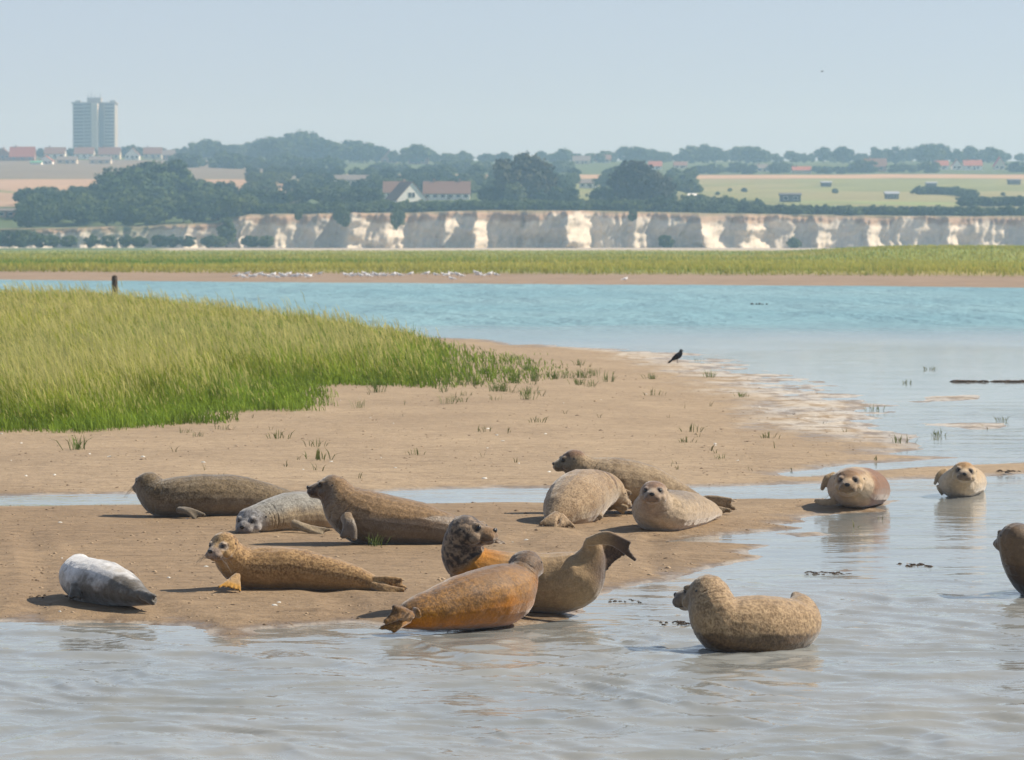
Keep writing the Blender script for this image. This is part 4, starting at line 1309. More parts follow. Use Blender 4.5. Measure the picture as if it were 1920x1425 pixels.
def coat(back, belly, spot=None, spots=.5, spot_scale=30.0, edge=-.1, face=None, facek=.6, wetz=None, wetmul=(.45, .42, .40), eyering=None, seed=0, patch=None, patchk=.5, patch_scale=6.0,
         cap=None, muzzle=None, streak=.0, tipdark=.5, wetall=0.0, tone=None, tipbrown=None):
    back, belly = A3(back), A3(belly)
    def f(d):
        V = d['V']; n = len(V)
        big = fbm(V * patch_scale + seed, 4, 100 + seed)
        fine = fbm(V * spot_scale + seed, 4, 120 + seed, .6)
        spk = np.zeros(n)
        k = sstep(edge - .35, edge + .35, d['dors'] + .35 * big)
        c = mixc(np.repeat(belly, n, 0), np.repeat(back, n, 0), k)
        if patch is not None:
            c = mixc(c, np.repeat(A3(patch), n, 0), patchk * sstep(.05, .4, big))
        if tone is not None:
            c = tone(c, d, big, fine)
        if spot is not None:
            sk = sstep(.02, .22, fine) * spots * (.35 + .65 * sstep(-.55, .4, d['dors'] + .4 * big))
            c = mixc(c, np.repeat(A3(spot), n, 0), sk * .45)
            spk = spots * (.25 + .75 * sstep(-.5, .3, d['dors'] + .5 * big)) * sstep(-.6, .05, fbm(V * 3.2 + seed, 3, 140 + seed) + .12)
        H = d['H']
        if H is not None:
            hm = sstep(-.3, .35, H[:, 0]) * (1 - sstep(1.3, 1.9, np.linalg.norm(H * [.75, 1, 1], axis=1)))
            if face is not None:
                c = mixc(c, np.repeat(A3(face), n, 0) * (1 + .25 * fine)[:, None], hm * facek)
            if cap is not None:
                ck = sstep(.25, .6, H[:, 2] + .2 * big) * (1 - sstep(.9, 1.15, np.abs(H[:, 1]))) * (1 - sstep(.75, 1.0, H[:, 0])) * sstep(-1.6, -.6, H[:, 0])
                c = mixc(c, np.repeat(A3(cap), n, 0), ck * .85)
            if muzzle is not None:
                mk = sstep(.85, 1.15, H[:, 0]) * (1 - sstep(.5, .75, np.abs(H[:, 1]))) * (1 - sstep(.1, .3, H[:, 2])) * sstep(-.62, -.38, H[:, 2])
                c = mixc(c, np.repeat(A3(muzzle), n, 0), mk * .8)
            if eyering is not None:
                for sg in (-1, 1):
                    e = np.linalg.norm((H - [.72, sg * .50, .20]) * [1, 1, 1.1], axis=1)
                    c = mixc(c, np.repeat(A3(eyering), n, 0), (1 - sstep(.22, .42, e)) * .8 * hm)
            for sg in (-1, 1):
                e = np.linalg.norm(H - [.74, sg * .50, .20], axis=1)
                c = mixc(c, c * .3, (1 - sstep(.16, .25, e)) * .85)
                e = np.linalg.norm((H - [.98, sg * .38, .03]) * [1, 1, .7], axis=1)
                c = mixc(c, c * .45, (1 - sstep(.06, .16, e)) * .5)         # tear track
                pk = sstep(-.02, .25, vnoise(H * 13.0, 5)) * (1 - sstep(.25, .40, np.linalg.norm(H - [1.2, sg * .34, -.3], axis=1)))
                c = mixc(c, c * .45, pk * .6)                                # whisker follicles
        if tipbrown is not None:
            c = mixc(c, np.repeat(A3(tipbrown[0]), n, 0), (1 - sstep(tipbrown[1], tipbrown[2], d['tip'] + .03 * big)) * (sstep(.5, .6, d['t']) if len(tipbrown) > 3 else 1.0))
        c = mixc(c, c * .45, (1 - sstep(.01, .05, d['tip'])) * tipdark)
        wet = np.full(n, wetall)
        if wetz is not None:
            zz, wob = wetz
            wl = 1 - sstep(-.012, .012, d['z'] - zz - wob * fbm(V * [5, 5, 5] + seed, 4, 150 + seed) - .012 * fine)
            c = mixc(c, c * A3(wetmul), wl)
            wet = np.maximum(wet, wl)
        return c, wet, np.clip(spk, 0, 1)
    return f

LFT, RGT, AWY, TOW, UPV = (-1, 0, 0), (1, 0, 0), (0, 1, 0), (0, -1, 0), (0, 0, 1)

# 1 back left, olive brown, head turned away
make_seal('olive brown mottled seal lying at the back left, head turned away', (400, 973),
    [(600, 950, .35, 8, 1.4), (560, 944, .30, 18, 1.2), (500, 936, .2, 30, 1.15), (440, 930, .1, 39, 1.15), (380, 930, .0, 41, 1.15), (336, 932, -.05, 39, 1.1), (306, 934, -.05, 36, 1.05), (288, 924, 0, 32, 1.0), (279, 911, .02, 27, 1.0)],
    (278, 909, .03, 27, (-.55, .80, .05), UPV),
    coat((.20, .155, .10), (.21, .175, .13), (.10, .075, .045), .7, 22, .0, patch=(.30, .25, .18), patchk=.5, patch_scale=4, seed=1),
    fans=[((335, 956, -.26), (355, 958, -.34), (384, 966, -.37), (366, 974, -.40), 6, 6, 3)])
# 2 grey pup lying with its chin on the sand
make_seal('grey seal with pale face resting its chin on the sand', (470, 1003),
    [(690, 985, .55, 10, 1.3), (640, 970, .45, 28, 1.2), (595, 962, .30, 37, 1.15), (550, 960, .15, 38, 1.15), (515, 966, .0, 34, 1.15), (490, 972, -.10, 30, 1.1), (478, 975, -.15, 28, 1.0)],
    (470, 976, -.18, 28, (-.32, -.9, -.22), UPV),
    coat((.30, .29, .26), (.36, .29, .20), (.12, .11, .10), .55, 30, .25, face=(.33, .33, .34), facek=.8, eyering=(.16, .15, .15), muzzle=(.20, .18, .17), seed=2),
    fans=[((550, 982, -.20), (575, 990, -.27), (620, 994, -.30), (606, 1003, -.34), 6, 8, 3)], depth_off=.2)
# 3 brown seal, head raised, looking left
make_seal('brown seal with raised head looking left, dry band along its back', (735, 1025),
    [(925, 1017, .15, 7, 1.4), (890, 1006, .12, 17, 1.2), (850, 996, .08, 29, 1.1), (790, 984, .04, 41, 1.1), (730, 977, .0, 48, 1.1), (685, 970, -.02, 52, 1.05), (655, 956, -.02, 47, 1.0), (637, 935, 0, 36, 1.0), (626, 918, .02, 30, 1.0)],
    (620, 916, .02, 29, (-1, -.12, .07), UPV),
    coat((.27, .185, .11), (.26, .21, .155), (.13, .085, .05), .55, 30, .1, face=(.12, .085, .06), facek=.75, muzzle=(.07, .05, .04), wetz=(.225, .03), wetmul=(.60, .60, .62), seed=3),
    fans=[((648, 968, -.24), (655, 985, -.30), (642, 1008, -.33), (664, 1012, -.33), 5, 11, 6), ((920, 1014, .12), (932, 1016, .1), (947, 1020, .1), (940, 1026, .05), 3, 6, 3)], whisk=False)
# 4 white and black wet seal at the left
def tone4(c, d, big, fine):
    n = len(c)
    k = sstep(-.08, .09, d['V'][:, 2] - .165 + .17 * big + .06 * fine + .12 * (d['t'] - .5))
    k = np.maximum(k, .75 * sstep(.86, .95, d['t']))
    c = mixc(np.repeat(A3((.115, .10, .08)), n, 0), np.repeat(A3((.74, .73, .72)), n, 0), k)
    return mixc(c, np.repeat(A3((.40, .36, .30)), n, 0), sstep(.1, .4, big) * k * .7)
make_seal('wet white and dark seal lying on its side at the far left', (205, 1138),
    [(286, 1126, -.42, 8, 1.3), (262, 1117, -.35, 19, 1.15), (232, 1104, -.2, 33, 1.1), (200, 1095, .0, 43, 1.1), (170, 1090, .15, 44, 1.1), (149, 1080, .3, 38, 1.05), (145, 1066, .4, 26, 1.0)],
    (149, 1058, .45, 22, (.25, .95, .1), UPV),
    coat((.5, .5, .5), (.2, .18, .16), None, 0, 30, tone=tone4, wetall=.75, seed=4),
    fans=[((262, 1113, -.4), (275, 1118, -.46), (291, 1118, -.5), (288, 1132, -.52), 5, 9, 4), ((140, 1095, -.02), (141, 1110, -.06), (132, 1122, -.1), (150, 1122, -.1), 4, 8, 4)],
    whisk=False, depth_off=.25)
# 5 sandy yellow seal looking at the viewer
make_seal('sandy yellow seal lying flat and looking at the viewer', (560, 1110),
    [(722, 1100, -.12, 11, 1.3), (695, 1093, -.10, 17, 1.2), (655, 1083, -.06, 27, 1.15), (600, 1074, -.02, 35, 1.12), (545, 1067, .0, 41, 1.1), (495, 1066, .0, 42, 1.1), (460, 1064, -.02, 39, 1.05), (438, 1050, -.06, 34, 1.0), (424, 1034, -.10, 29, 1.0)],
    (420, 1026, -.12, 30, (-.50, -.82, -.10), UPV),
    coat((.40, .27, .15), (.37, .255, .145), (.17, .095, .05), .75, 34, .0, face=(.46, .32, .18), facek=.7, eyering=(.55, .47, .40), muzzle=(.26, .22, .20), seed=5, tipbrown=((.48, .28, .10), .03, .075, 'fore'), tipdark=.2),
    fans=[((446, 1078, -.18), (438, 1092, -.27), (410, 1101, -.36), (450, 1109, -.36), 5, 6, 2.8),
          ((696, 1087, -.12), (728, 1089, -.18), (754, 1088, -.2), (761, 1103, -.22), 4, 8, 3.8), ((700, 1097, -.16), (728, 1107, -.24), (758, 1106, -.28), (742, 1118, -.30), 4, 8, 3.8)])
# 6 dark speckled head, body behind the orange seal
make_seal('seal with dark speckled raised head looking right, hind flippers lifted', (1060, 1149),
    [(1108, 1018, .02, 11, 1.3), (1109, 1036, .05, 19, 1.2), (1100, 1062, .08, 35, 1.05), (1078, 1086, .1, 52, 1.05), (1024, 1094, .12, 55, 1.05), (955, 1088, .12, 52, 1.05), (900, 1072, .10, 47, 1.0), (868, 1045, .08, 40, 1.0), (866, 1018, .05, 36, 1.0), (870, 1004, .04, 34, 1.0)],
    (877, 999, .02, 37, (.93, -.33, .12), UPV),
    coat((.36, .26, .16), (.40, .29, .18), (.12, .08, .05), .5, 26, .0, seed=6,
         tone=lambda c, d, big, fine: (lambda hk: mixc(mixc(c, c * A3((1.25, .78, .35)), .8 * sstep(.52, .72, d['t'] + .08 * big) * (1 - hk)),
             mixc(np.repeat(A3((.065, .05, .042)), len(c), 0), np.repeat(A3((.31, .235, .17)), len(c), 0), sstep(-.12, .30, fbm(d['V'] * 38, 4, 161, .7) + .35 * big + .25 * sstep(.1, 1.0, d['H'][:, 0]))), hk))(sstep(.72, .80, d['t'] + .04 * big)), tipbrown=((.11, .075, .055), .05, .22),
         muzzle=(.24, .15, .085)),
    fans=[((1102, 1016, -.04), (1142, 1009, -.12), (1182, 1018, -.20), (1192, 1050, -.18), 6, 8, 3.6),
          ((1114, 1026, .06), (1140, 1026, .10), (1180, 1036, .12), (1132, 1076, .08), 8, 8, 3.6)],
    eye_r=.15, claws=False, whisk=False)
# 7 orange seal in the foreground, tail to the left
make_seal('rusty orange seal in front, head turned away, tail to the left', (860, 1187),
    [(752, 1162, -.30, 17, 1.1), (775, 1152, -.28, 29, 1.1), (812, 1143, -.2, 40, 1.1), (860, 1131, -.08, 51, 1.1), (908, 1122, .06, 58, 1.08), (944, 1114, .2, 58, 1.05), (966, 1099, .30, 44, 1.0), (979, 1078, .36, 32, 1.0), (984, 1064, .4, 30, 1.0)],
    (985, 1062, .43, 34, (.3, .94, .1), UPV),
    coat((.38, .20, .07), (.46, .18, .035), (.11, .065, .04), .7, 16, -.2, seed=7,
         tone=lambda c, d, big, fine: mixc(mixc(c, np.repeat(A3((.15, .095, .055)), len(c), 0), .7 * sstep(-.35, .45, .7 * big + .3 * d['dors'] + .35 * sstep(.2, .5, d['t']) - .22)),
                                           np.repeat(A3((.13, .09, .06)), len(c), 0), .8 * sstep(.80, .92, d['t'])), wetall=.5),
    fans=[((770, 1154, -.42), (750, 1150, -.54), (738, 1138, -.58), (722, 1166, -.60), 5, 9, 4.6), ((765, 1162, -.42), (742, 1172, -.52), (714, 1178, -.56), (738, 1184, -.56), 4, 8, 4)],
    paddles=[([(776, 1142, -.50, 5), (783, 1150, -.56, 9), (786, 1158, -.56, 5)], .5)],
    whisk=False, ground=.01, depth_off=.3)
# 8 long pale brown seal at the back, head to the left
make_seal('long pale brown seal at the back of the middle group, head left', (1200, 966),
    [(1345, 955, .1, 8, 1.3), (1318, 946, .1, 13, 1.2), (1285, 935, .1, 23, 1.15), (1245, 922, .1, 34, 1.12), (1200, 910, .08, 44, 1.1), (1150, 906, .05, 49, 1.1), (1112, 896, .03, 40, 1.0), (1090, 880, .02, 31, 1.0), (1078, 868, .0, 26, 1.0)],
    (1072, 865, .0, 24, (-.96, -.18, -.10), UPV),
    coat((.36, .28, .19), (.38, .30, .20), (.17, .115, .065), .5, 26, .1, face=(.16, .14, .11), facek=.7, patch=(.22, .16, .10), patchk=.7, cap=(.20, .12, .08), seed=8),
    fans=[((1152, 912, -.28), (1165, 922, -.34), (1172, 934, -.36), (1182, 926, -.36), 4, 9, 5), ((1140, 950, -.3), (1155, 948, -.38), (1176, 953, -.42), (1170, 960, -.42), 3, 9, 5),
          ((1312, 938, .08), (1340, 938, .05), (1372, 938, .02), (1378, 954, .02), 4, 8, 4), ((1316, 950, .02), (1340, 956, -.04), (1370, 958, -.08), (1348, 966, -.10), 4, 8, 4)], whisk=False)
# 9 seal with its tail towards the viewer
make_seal('cream brown seal with its tail towards the viewer', (1080, 985),
    [(1030, 982, -.55, 9, 1.2), (1040, 974, -.48, 19, 1.1), (1056, 958, -.32, 36, 1.1), (1074, 943, -.1, 50, 1.08), (1090, 932, .15, 53, 1.02), (1112, 922, .35, 43, 1.0), (1134, 918, .5, 33, 1.0), (1150, 924, .55, 26, 1.0)],
    (1156, 930, .55, 24, (.6, .5, -.3), UPV),
    coat((.40, .30, .20), (.46, .38, .28), (.19, .12, .07), .6, 22, .15, seed=9, patch=(.27, .19, .12), patchk=.7,
         tone=lambda c, d, big, fine: mixc(c, np.repeat(A3((.12, .08, .06)), len(c), 0), .8 * (1 - sstep(.012, .03, np.abs(d['t'] - .80 + .03 * big))) * sstep(.1, .4, d['dors']))),
    fans=[((1044, 964, -.60), (1034, 974, -.70), (1012, 984, -.74), (1040, 992, -.78), 5, 7, 3.6), ((1052, 968, -.60), (1060, 982, -.70), (1044, 991, -.76), (1076, 988, -.72), 4, 7, 3.6),
          ((1118, 962, -.05), (1126, 966, -.1), (1128, 970, -.14), (1124, 974, -.14), 3, 5, 3)],
    whisk=False, depth_off=.45, eyes=(False, False), up0=(-.2, -.6, .8))
# 10 seal facing the viewer
make_seal('pale seal facing the viewer with dark patch behind its neck', (1230, 996),
    [(1345, 962, 1.05, 9, 1.2), (1322, 958, .85, 22, 1.2), (1290, 958, .5, 36, 1.2), (1262, 959, .22, 41, 1.3), (1240, 960, .0, 41, 1.35), (1230, 956, -.10, 38, 1.25), (1227, 943, -.17, 32, 1.05), (1226, 930, -.20, 28, 1.0)],
    (1226, 926, -.22, 28, (-.12, -.97, .06), UPV),
    coat((.42, .33, .23), (.52, .42, .31), (.24, .16, .09), .4, 26, .3, seed=10, face=(.34, .26, .20), facek=.55, cap=(.25, .16, .115), eyering=(.20, .16, .14), muzzle=(.26, .19, .14),
         tone=lambda c, d, big, fine: mixc(c, np.repeat(A3((.15, .13, .12)), len(c), 0), .6 * sstep(.2, .9, d['dors'] + .7 * big + .3 * fine) * sstep(.2, .5, d['t']) * (1 - sstep(.62, .80, d['t'])))), depth_off=.35)
# 11 round seal facing the viewer with a rusty flank
make_seal('round cream and rust seal facing the viewer beside the channel', (1595, 952),
    [(1650, 925, .9, 16, 1.2), (1634, 919, .65, 30, 1.2), (1620, 914, .4, 37, 1.25), (1606, 914, .12, 39, 1.3), (1598, 914, -.08, 37, 1.3), (1594, 908, -.2, 31, 1.1)],
    (1592, 905, -.26, 29, (-.16, -.96, -.02), UPV),
    coat((.50, .38, .25), (.52, .42, .31), (.22, .11, .06), .25, 26, .3, seed=11, face=(.50, .36, .22), facek=.5, cap=(.24, .15, .095), eyering=(.20, .15, .12), muzzle=(.20, .14, .09),
         tone=lambda c, d, big, fine: mixc(c, np.repeat(A3((.20, .09, .045)), len(c), 0), .85 * sstep(.0, .11, d['V'][:, 0] + .01 + .06 * big) * (1 - sstep(.88, .95, d['t'])))),
    paddles=[([(1566, 892, .05, 9), (1550, 900, .02, 8), (1541, 918, .0, 4)], .45), ([(1566, 940, -.1, 8), (1545, 942, -.15, 7), (1527, 938, -.18, 4)], .5)], depth_off=.35)
# 12 small seal at the far right
make_seal('small cream seal with ginger crown farthest right behind the channel', (1800, 933),
    [(1836, 915, .7, 9, 1.2), (1826, 906, .5, 20, 1.2), (1814, 902, .25, 28, 1.3), (1802, 905, .05, 29, 1.35), (1797, 906, -.08, 28, 1.3), (1802, 895, -.16, 25, 1.05)],
    (1808, 887, -.2, 24, (-.10, -.97, .02), (.12, 0, 1)),
    coat((.54, .42, .28), (.60, .50, .38), (.30, .18, .10), .2, 26, .4, seed=12, face=(.50, .38, .24), facek=.5, cap=(.40, .25, .13), eyering=(.16, .13, .11), muzzle=(.16, .12, .09),),
    paddles=[([(1775, 884, .05, 8), (1762, 890, .02, 7), (1752, 908, .0, 3)], .45), ([(1768, 925, -.02, 6), (1762, 918, -.05, 5), (1757, 910, -.06, 3)], .5)], ground=.01, depth_off=.35)
# 13 speckled seal sitting in the water at the front right
make_seal('speckled buff seal sitting in the shallow water, head turned left', (1410, 1226),
    [(1490, 1115, .35, 8, 1.0), (1500, 1140, .30, 29, 1.05), (1492, 1168, .22, 46, 1.08), (1450, 1178, .12, 58, 1.08), (1405, 1178, .05, 60, 1.05), (1362, 1176, .0, 56, 1.0), (1342, 1155, .0, 51, 1.0), (1333, 1132, .05, 45, 1.0), (1328, 1120, .08, 41, 1.0)],
    (1325, 1116, .1, 43, (-.86, .50, -.03), UPV),
    coat((.42, .31, .20), (.40, .285, .17), (.17, .105, .06), .6, 30, -.3, face=(.24, .19, .14), facek=.7, muzzle=(.14, .11, .09), wetz=(.095, .05), wetmul=(.36, .32, .28), seed=13),
    ground=0.0, depth_off=.25, whisk=False)
# 14 dark wet seal cut by the right edge
make_seal('dark brown wet seal half out of frame at the right edge', (1930, 1122),
    [(2130, 1100, .8, 20, 1.2), (2080, 1090, .65, 40, 1.1), (2030, 1082, .45, 56, 1.1), (1980, 1078, .25, 62, 1.05), (1945, 1070, .12, 55, 1.0), (1921, 1044, .04, 45, 1.0), (1909, 1018, .02, 38, 1.0)],
    (1904, 1012, .02, 36, (-.42, .9, .02), UPV),
    coat((.11, .075, .05), (.15, .10, .06), (.045, .032, .025), .7, 24, .0, patch=(.17, .115, .07), patchk=.6, seed=14, wetall=.5, wetz=(.22, .03), wetmul=(.55, .5, .45)),
    ground=0.0, depth_off=.2, whisk=False)
# ================================================================== NEAR MARSH GRASS
marsh_poly = gpoly([(-420, 600), (-60, 563), (60, 562), (215, 563), (330, 574), (430, 587), (560, 603), (650, 614), (740, 626), (790, 636), (850, 646), (930, 660), (1010, 672), (1060, 684),
                    (1060, 712), (980, 722), (900, 730), (820, 732), (740, 730), (660, 726), (606, 730), (596, 748), (604, 768), (560, 774), (480, 774), (420, 778), (404, 796), (330, 802),
                    (250, 808), (190, 818), (120, 818), (60, 812), (0, 813), (-150, 818), (-420, 822)], .05)
N = 175000
ypix = rng.uniform(560, 826, N * 2); xpix = rng.uniform(-420, 1080, N * 2)
B = on_ground(xpix, ypix, .06)
sdm = signed_dist(B, marsh_poly) + (.85 * fbm(B[:, :2] * np.array([1.6, .8]), 4, 200, .65) + .35 * fbm(B[:, :2] * np.array([4.5, 3]), 3, 204)) * (.6 + .9 * sstep(50, 80, B[:, 1]))
thin = 1 - .88 * sstep(640, 880, xpix)
ok = (sdm > 0) & (rng.uniform(0, 1, N * 2) < thin * (.18 + .82 * sstep(.0, .75, sdm)))
B, sdm, xpix, ypix = B[ok], sdm[ok], xpix[ok], ypix[ok]
n = len(B)
B[:, 2] = sand_height(B)[0] - .01
Yb_ = B[:, 1]
cl = fbm(B[:, :2] * np.array([.55, .35]), 4, 201)
cl2 = fbm(B[:, :2] * np.array([.16, .07]), 3, 202)
tuss = fbm(B[:, :2] * 2.2, 3, 203)
inner = sstep(.15, 2.4, sdm)
fringe = sstep(740, 900, xpix)
hgt = (.15 + .31 * inner) * (1 - .45 * fringe) * (1 + .55 * tuss + .40 * cl) * rng.uniform(.5, 1.35, n)
px_m = Yb_ / F
wid = np.maximum(.007, px_m * 1.1) * rng.uniform(.7, 1.8, n)
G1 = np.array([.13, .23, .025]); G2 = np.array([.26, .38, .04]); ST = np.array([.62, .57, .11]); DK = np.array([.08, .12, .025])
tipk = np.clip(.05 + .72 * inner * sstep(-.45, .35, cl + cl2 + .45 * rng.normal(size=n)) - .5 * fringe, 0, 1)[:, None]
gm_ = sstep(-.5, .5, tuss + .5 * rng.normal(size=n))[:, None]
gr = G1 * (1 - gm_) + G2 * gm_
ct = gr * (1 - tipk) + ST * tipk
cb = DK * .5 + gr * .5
var_ = (1 + .45 * fbm(B[:, :2] * np.array([2.6, 1.2]), 3, 206) + .18 * rng.normal(size=n))[:, None]
ct = np.clip(ct * var_, .02, .9); cb = np.clip(cb * var_, .01, .9)
lean = rng.normal(0, .28, (n, 2)) + np.array([-.22, -.05])
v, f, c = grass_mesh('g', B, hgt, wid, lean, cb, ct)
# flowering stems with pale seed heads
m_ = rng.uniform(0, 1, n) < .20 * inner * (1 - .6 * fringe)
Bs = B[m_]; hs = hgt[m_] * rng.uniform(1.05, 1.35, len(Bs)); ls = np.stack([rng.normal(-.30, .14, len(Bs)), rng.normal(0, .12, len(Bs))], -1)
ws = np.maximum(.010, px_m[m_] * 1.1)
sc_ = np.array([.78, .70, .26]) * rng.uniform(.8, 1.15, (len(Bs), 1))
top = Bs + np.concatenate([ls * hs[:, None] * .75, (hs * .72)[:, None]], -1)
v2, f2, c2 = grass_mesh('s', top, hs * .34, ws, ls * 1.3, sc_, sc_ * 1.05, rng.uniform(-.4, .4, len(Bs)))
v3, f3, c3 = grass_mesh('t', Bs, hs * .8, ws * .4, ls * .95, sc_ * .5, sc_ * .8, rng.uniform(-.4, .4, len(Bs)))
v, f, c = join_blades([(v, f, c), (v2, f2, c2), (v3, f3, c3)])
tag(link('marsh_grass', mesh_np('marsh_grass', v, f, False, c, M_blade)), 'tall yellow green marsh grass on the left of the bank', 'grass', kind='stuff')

# ------------------------------------------------------------------ grass tufts dotted over the mud
def tuft_mesh(seed, nb, h, spread, green):
    r = np.random.default_rng(seed)
    b = np.stack([r.normal(0, spread, nb), r.normal(0, spread, nb), np.full(nb, -.01)], -1)
    hh_ = h * r.uniform(.5, 1.1, nb)
    l = b[:, :2] / (spread + 1e-6) * .22 + r.normal(0, .35, (nb, 2))
    base = np.array([.10, .10, .04]) * (1 - green) + np.array([.08, .13, .03]) * green
    tip = np.array([.22, .19, .09]) * (1 - green) + np.array([.20, .27, .07]) * green
    cb_ = base * r.uniform(.7, 1.1, (nb, 1)); ct_ = tip * r.uniform(.8, 1.2, (nb, 1))
    v, f, c = grass_mesh('t', b, hh_, np.full(nb, .011), l, cb_, ct_)
    return mesh_np('tuft', v, f, False, c, M_blade)
tufts = {'green': [tuft_mesh(s, 26, .20, .06, .9) for s in (1, 2, 3)], 'brown': [tuft_mesh(s, 14, .13, .06, .45) for s in (4, 5, 6, 7)], 'sprig': [tuft_mesh(s, 3, .12, .02, .15) for s in (8, 9, 10, 11, 12)]}
def put_tuft(px, py, kind, label, group=None, sc=1.0):
    g = on_ground(px, py, .06)
    z = sand_z(g[0], g[1])
    g = on_ground(px, py, z)
    o = link('grass_tuft', random.choice(tufts[kind]), None, (float(g[0]), float(g[1]), float(z)))
    o.rotation_euler = (0, 0, random.uniform(0, 6.28)); s = sc * random.uniform(.8, 1.25); o.scale = (s, s, s)
    return tag(o, label, 'grass tuft', group)
for (px, py, k, s, lab) in [(145, 843, 'green', .9, 'small green tuft on the mud before the left grass edge'), (525, 822, 'brown', 1.1, 'low dull tuft on the mud below the grass corner'),
        (600, 862, 'brown', 1.0, 'dull tuft standing behind the raised brown seal'), (672, 765, 'green', 1.0, 'green tuft right of the grass corner'), (1010, 792, 'brown', 1.0, 'small dry tuft above the back seal head'),
        (1302, 810, 'brown', 1.2, 'lone tuft on the mud right of centre'), (1228, 742, 'brown', 1.2, 'dry tuft in front of the black bird'), (1222, 712, 'green', .9, 'green tuft left below the black bird'),
        (1330, 708, 'green', 1.1, 'dark green tuft right of the black bird'), (1312, 678, 'brown', 1.0, 'tuft at the shore beside the black bird'), (1390, 745, 'green', .7, 'thin green tuft near the pale shore patches'),
        (705, 1024, 'green', .55, 'single green sprig growing beside the raised brown seal'), (1140, 716, 'green', 1.1, 'bright tuft at the end of the grass fringe'), (1090, 708, 'green', 1.2, 'green tuft beside the end of the grass fringe'),
        (340, 812, 'brown', 1.0, 'dull tuft at the foot of the tall grass'), (1637, 868, 'sprig', 1.5, 'dark sprig beside the upper pool')]:
    put_tuft(px, py, k, lab, None, s)
for k in range(74):
    px = random.triangular(640, 1180, 900); py = random.triangular(672, 770, 700)
    if px > 1000: py = random.uniform(682, 740)
    kd = random.choice(['green', 'green', 'brown', 'sprig'])
    put_tuft(px, py, kd, {'green': 'green leafy tuft', 'brown': 'dull dry tuft', 'sprig': 'tiny bare sprig'}[kd] + ' in the grass fringe ' + ('beside the tall grass' if px < 800 else 'left of the black crow' if px > 980 else 'at its thinning middle') + (', near the far channel' if py < 695 else ', on the open mud'), 'fringe tufts', .9)
for k in range(52):
    px = random.uniform(120, 1640); py = random.uniform(720, 905)
    p_ = on_ground(px, py, .06)
    if signed_dist(p_[None], upper_bank)[0] < .4 or signed_dist(p_[None], marsh_poly)[0] > -.2: continue
    put_tuft(px, py, random.choice(['sprig', 'sprig', 'sprig', 'brown']), 'tiny dry sprig scattered on the bare upper mud', 'bare mud sprigs', .8)
for (px, py) in [(1545, 795), (1700, 720), (1640, 770), (1745, 695), (1590, 812), (1760, 818), (1850, 806), (1450, 840), (1690, 830), (1880, 790), (1735, 696)]:
    put_tuft(px, py, random.choice(['sprig', 'brown']), 'small sprig standing in the shallows on the right', 'shallows sprigs', .9)
for (px, py) in [(1650, 982), (1607, 992)]:
    put_tuft(px, py, 'sprig', 'small sprig poking from the lagoon near the round seal', 'lagoon sprigs', .9)

# ------------------------------------------------------------------ mud crumbs, worm casts and shells
M_crumb = rough_mat('dark_mud_crumb', (.17, .12, .08), .3, 30.0)
octa_v = np.array([(1, 0, 0), (-1, 0, 0), (0, 1, 0), (0, -1, 0), (0, 0, 1), (0, 0, -1)], float)
octa_f = np.array([(0, 2, 4), (2, 1, 4), (1, 3, 4), (3, 0, 4), (2, 0, 5), (1, 2, 5), (3, 1, 5), (0, 3, 5)])
def crumbs(N, box, size, name, label, mt, seed, flat=.5):
    r = np.random.default_rng(seed)
    x = r.uniform(box[0], box[1], N); y = r.uniform(box[2], box[3], N)
    P_ = on_ground(x, y, .05)
    h_, d_ = sand_height(P_)
    cl_ = fbm(P_[:, :2] * .9, 3, seed)
    ok_ = (d_ > .05) & (r.uniform(0, 1, N) < .25 + .9 * sstep(-.1, .4, cl_)) & (signed_dist(P_, marsh_poly) < 0)
    P_ = P_[ok_]; P_[:, 2] = h_[ok_]
    m = len(P_)
    s = size * np.exp(r.normal(0, .45, m)) * np.interp(P_[:, 1], [25, 80], [1, 1.7])
    J = octa_v[None] * r.uniform(.6, 1.3, (m, 6, 1)) * s[:, None, None] * np.array([1.25, 1.0, flat])
    V_ = P_[:, None, :] + J
    F_ = (octa_f[None] + np.arange(m)[:, None, None] * 6).reshape(-1, 3)
    o = link(name, mesh_np(name, V_.reshape(-1, 3), F_, False, mats=mt))
    return tag(o, label, 'mud', kind='stuff')
crumbs(5000, (-200, 1750, 690, 1185), .007, 'mud_crumbs', 'small dark mud crumbs strewn over the sand', M_crumb, 301)
crumbs(4000, (-200, 1750, 690, 1185), .007, 'sand_grains', 'small sandy lumps strewn over the sand', rough_mat('sand_lump', (.38, .28, .185), .2, 30.0), 302, .6)
M_shell = rough_mat('white_shell', (.72, .70, .64), .1, 20.0)
def shell_mesh(seed):
    r = np.random.default_rng(seed); m = MB(); n_ = 9
    pts = [(math.cos(t) * r.uniform(.8, 1.1), math.sin(t) * .75 * r.uniform(.8, 1.1), 0) for t in np.linspace(0, 6.28, n_, endpoint=False)]
    mid = [(p[0] * .55, p[1] * .55, .30) for p in pts]
    for i in range(n_):
        j = (i + 1) % n_
        m.poly([pts[i], pts[j], mid[j], mid[i]]); m.poly([mid[i], mid[j], (0.1, 0, .42)])
    o = m.build('shell', M_shell); me = o.data; bpy.data.objects.remove(o); return me
shells = [shell_mesh(s) for s in range(4)]
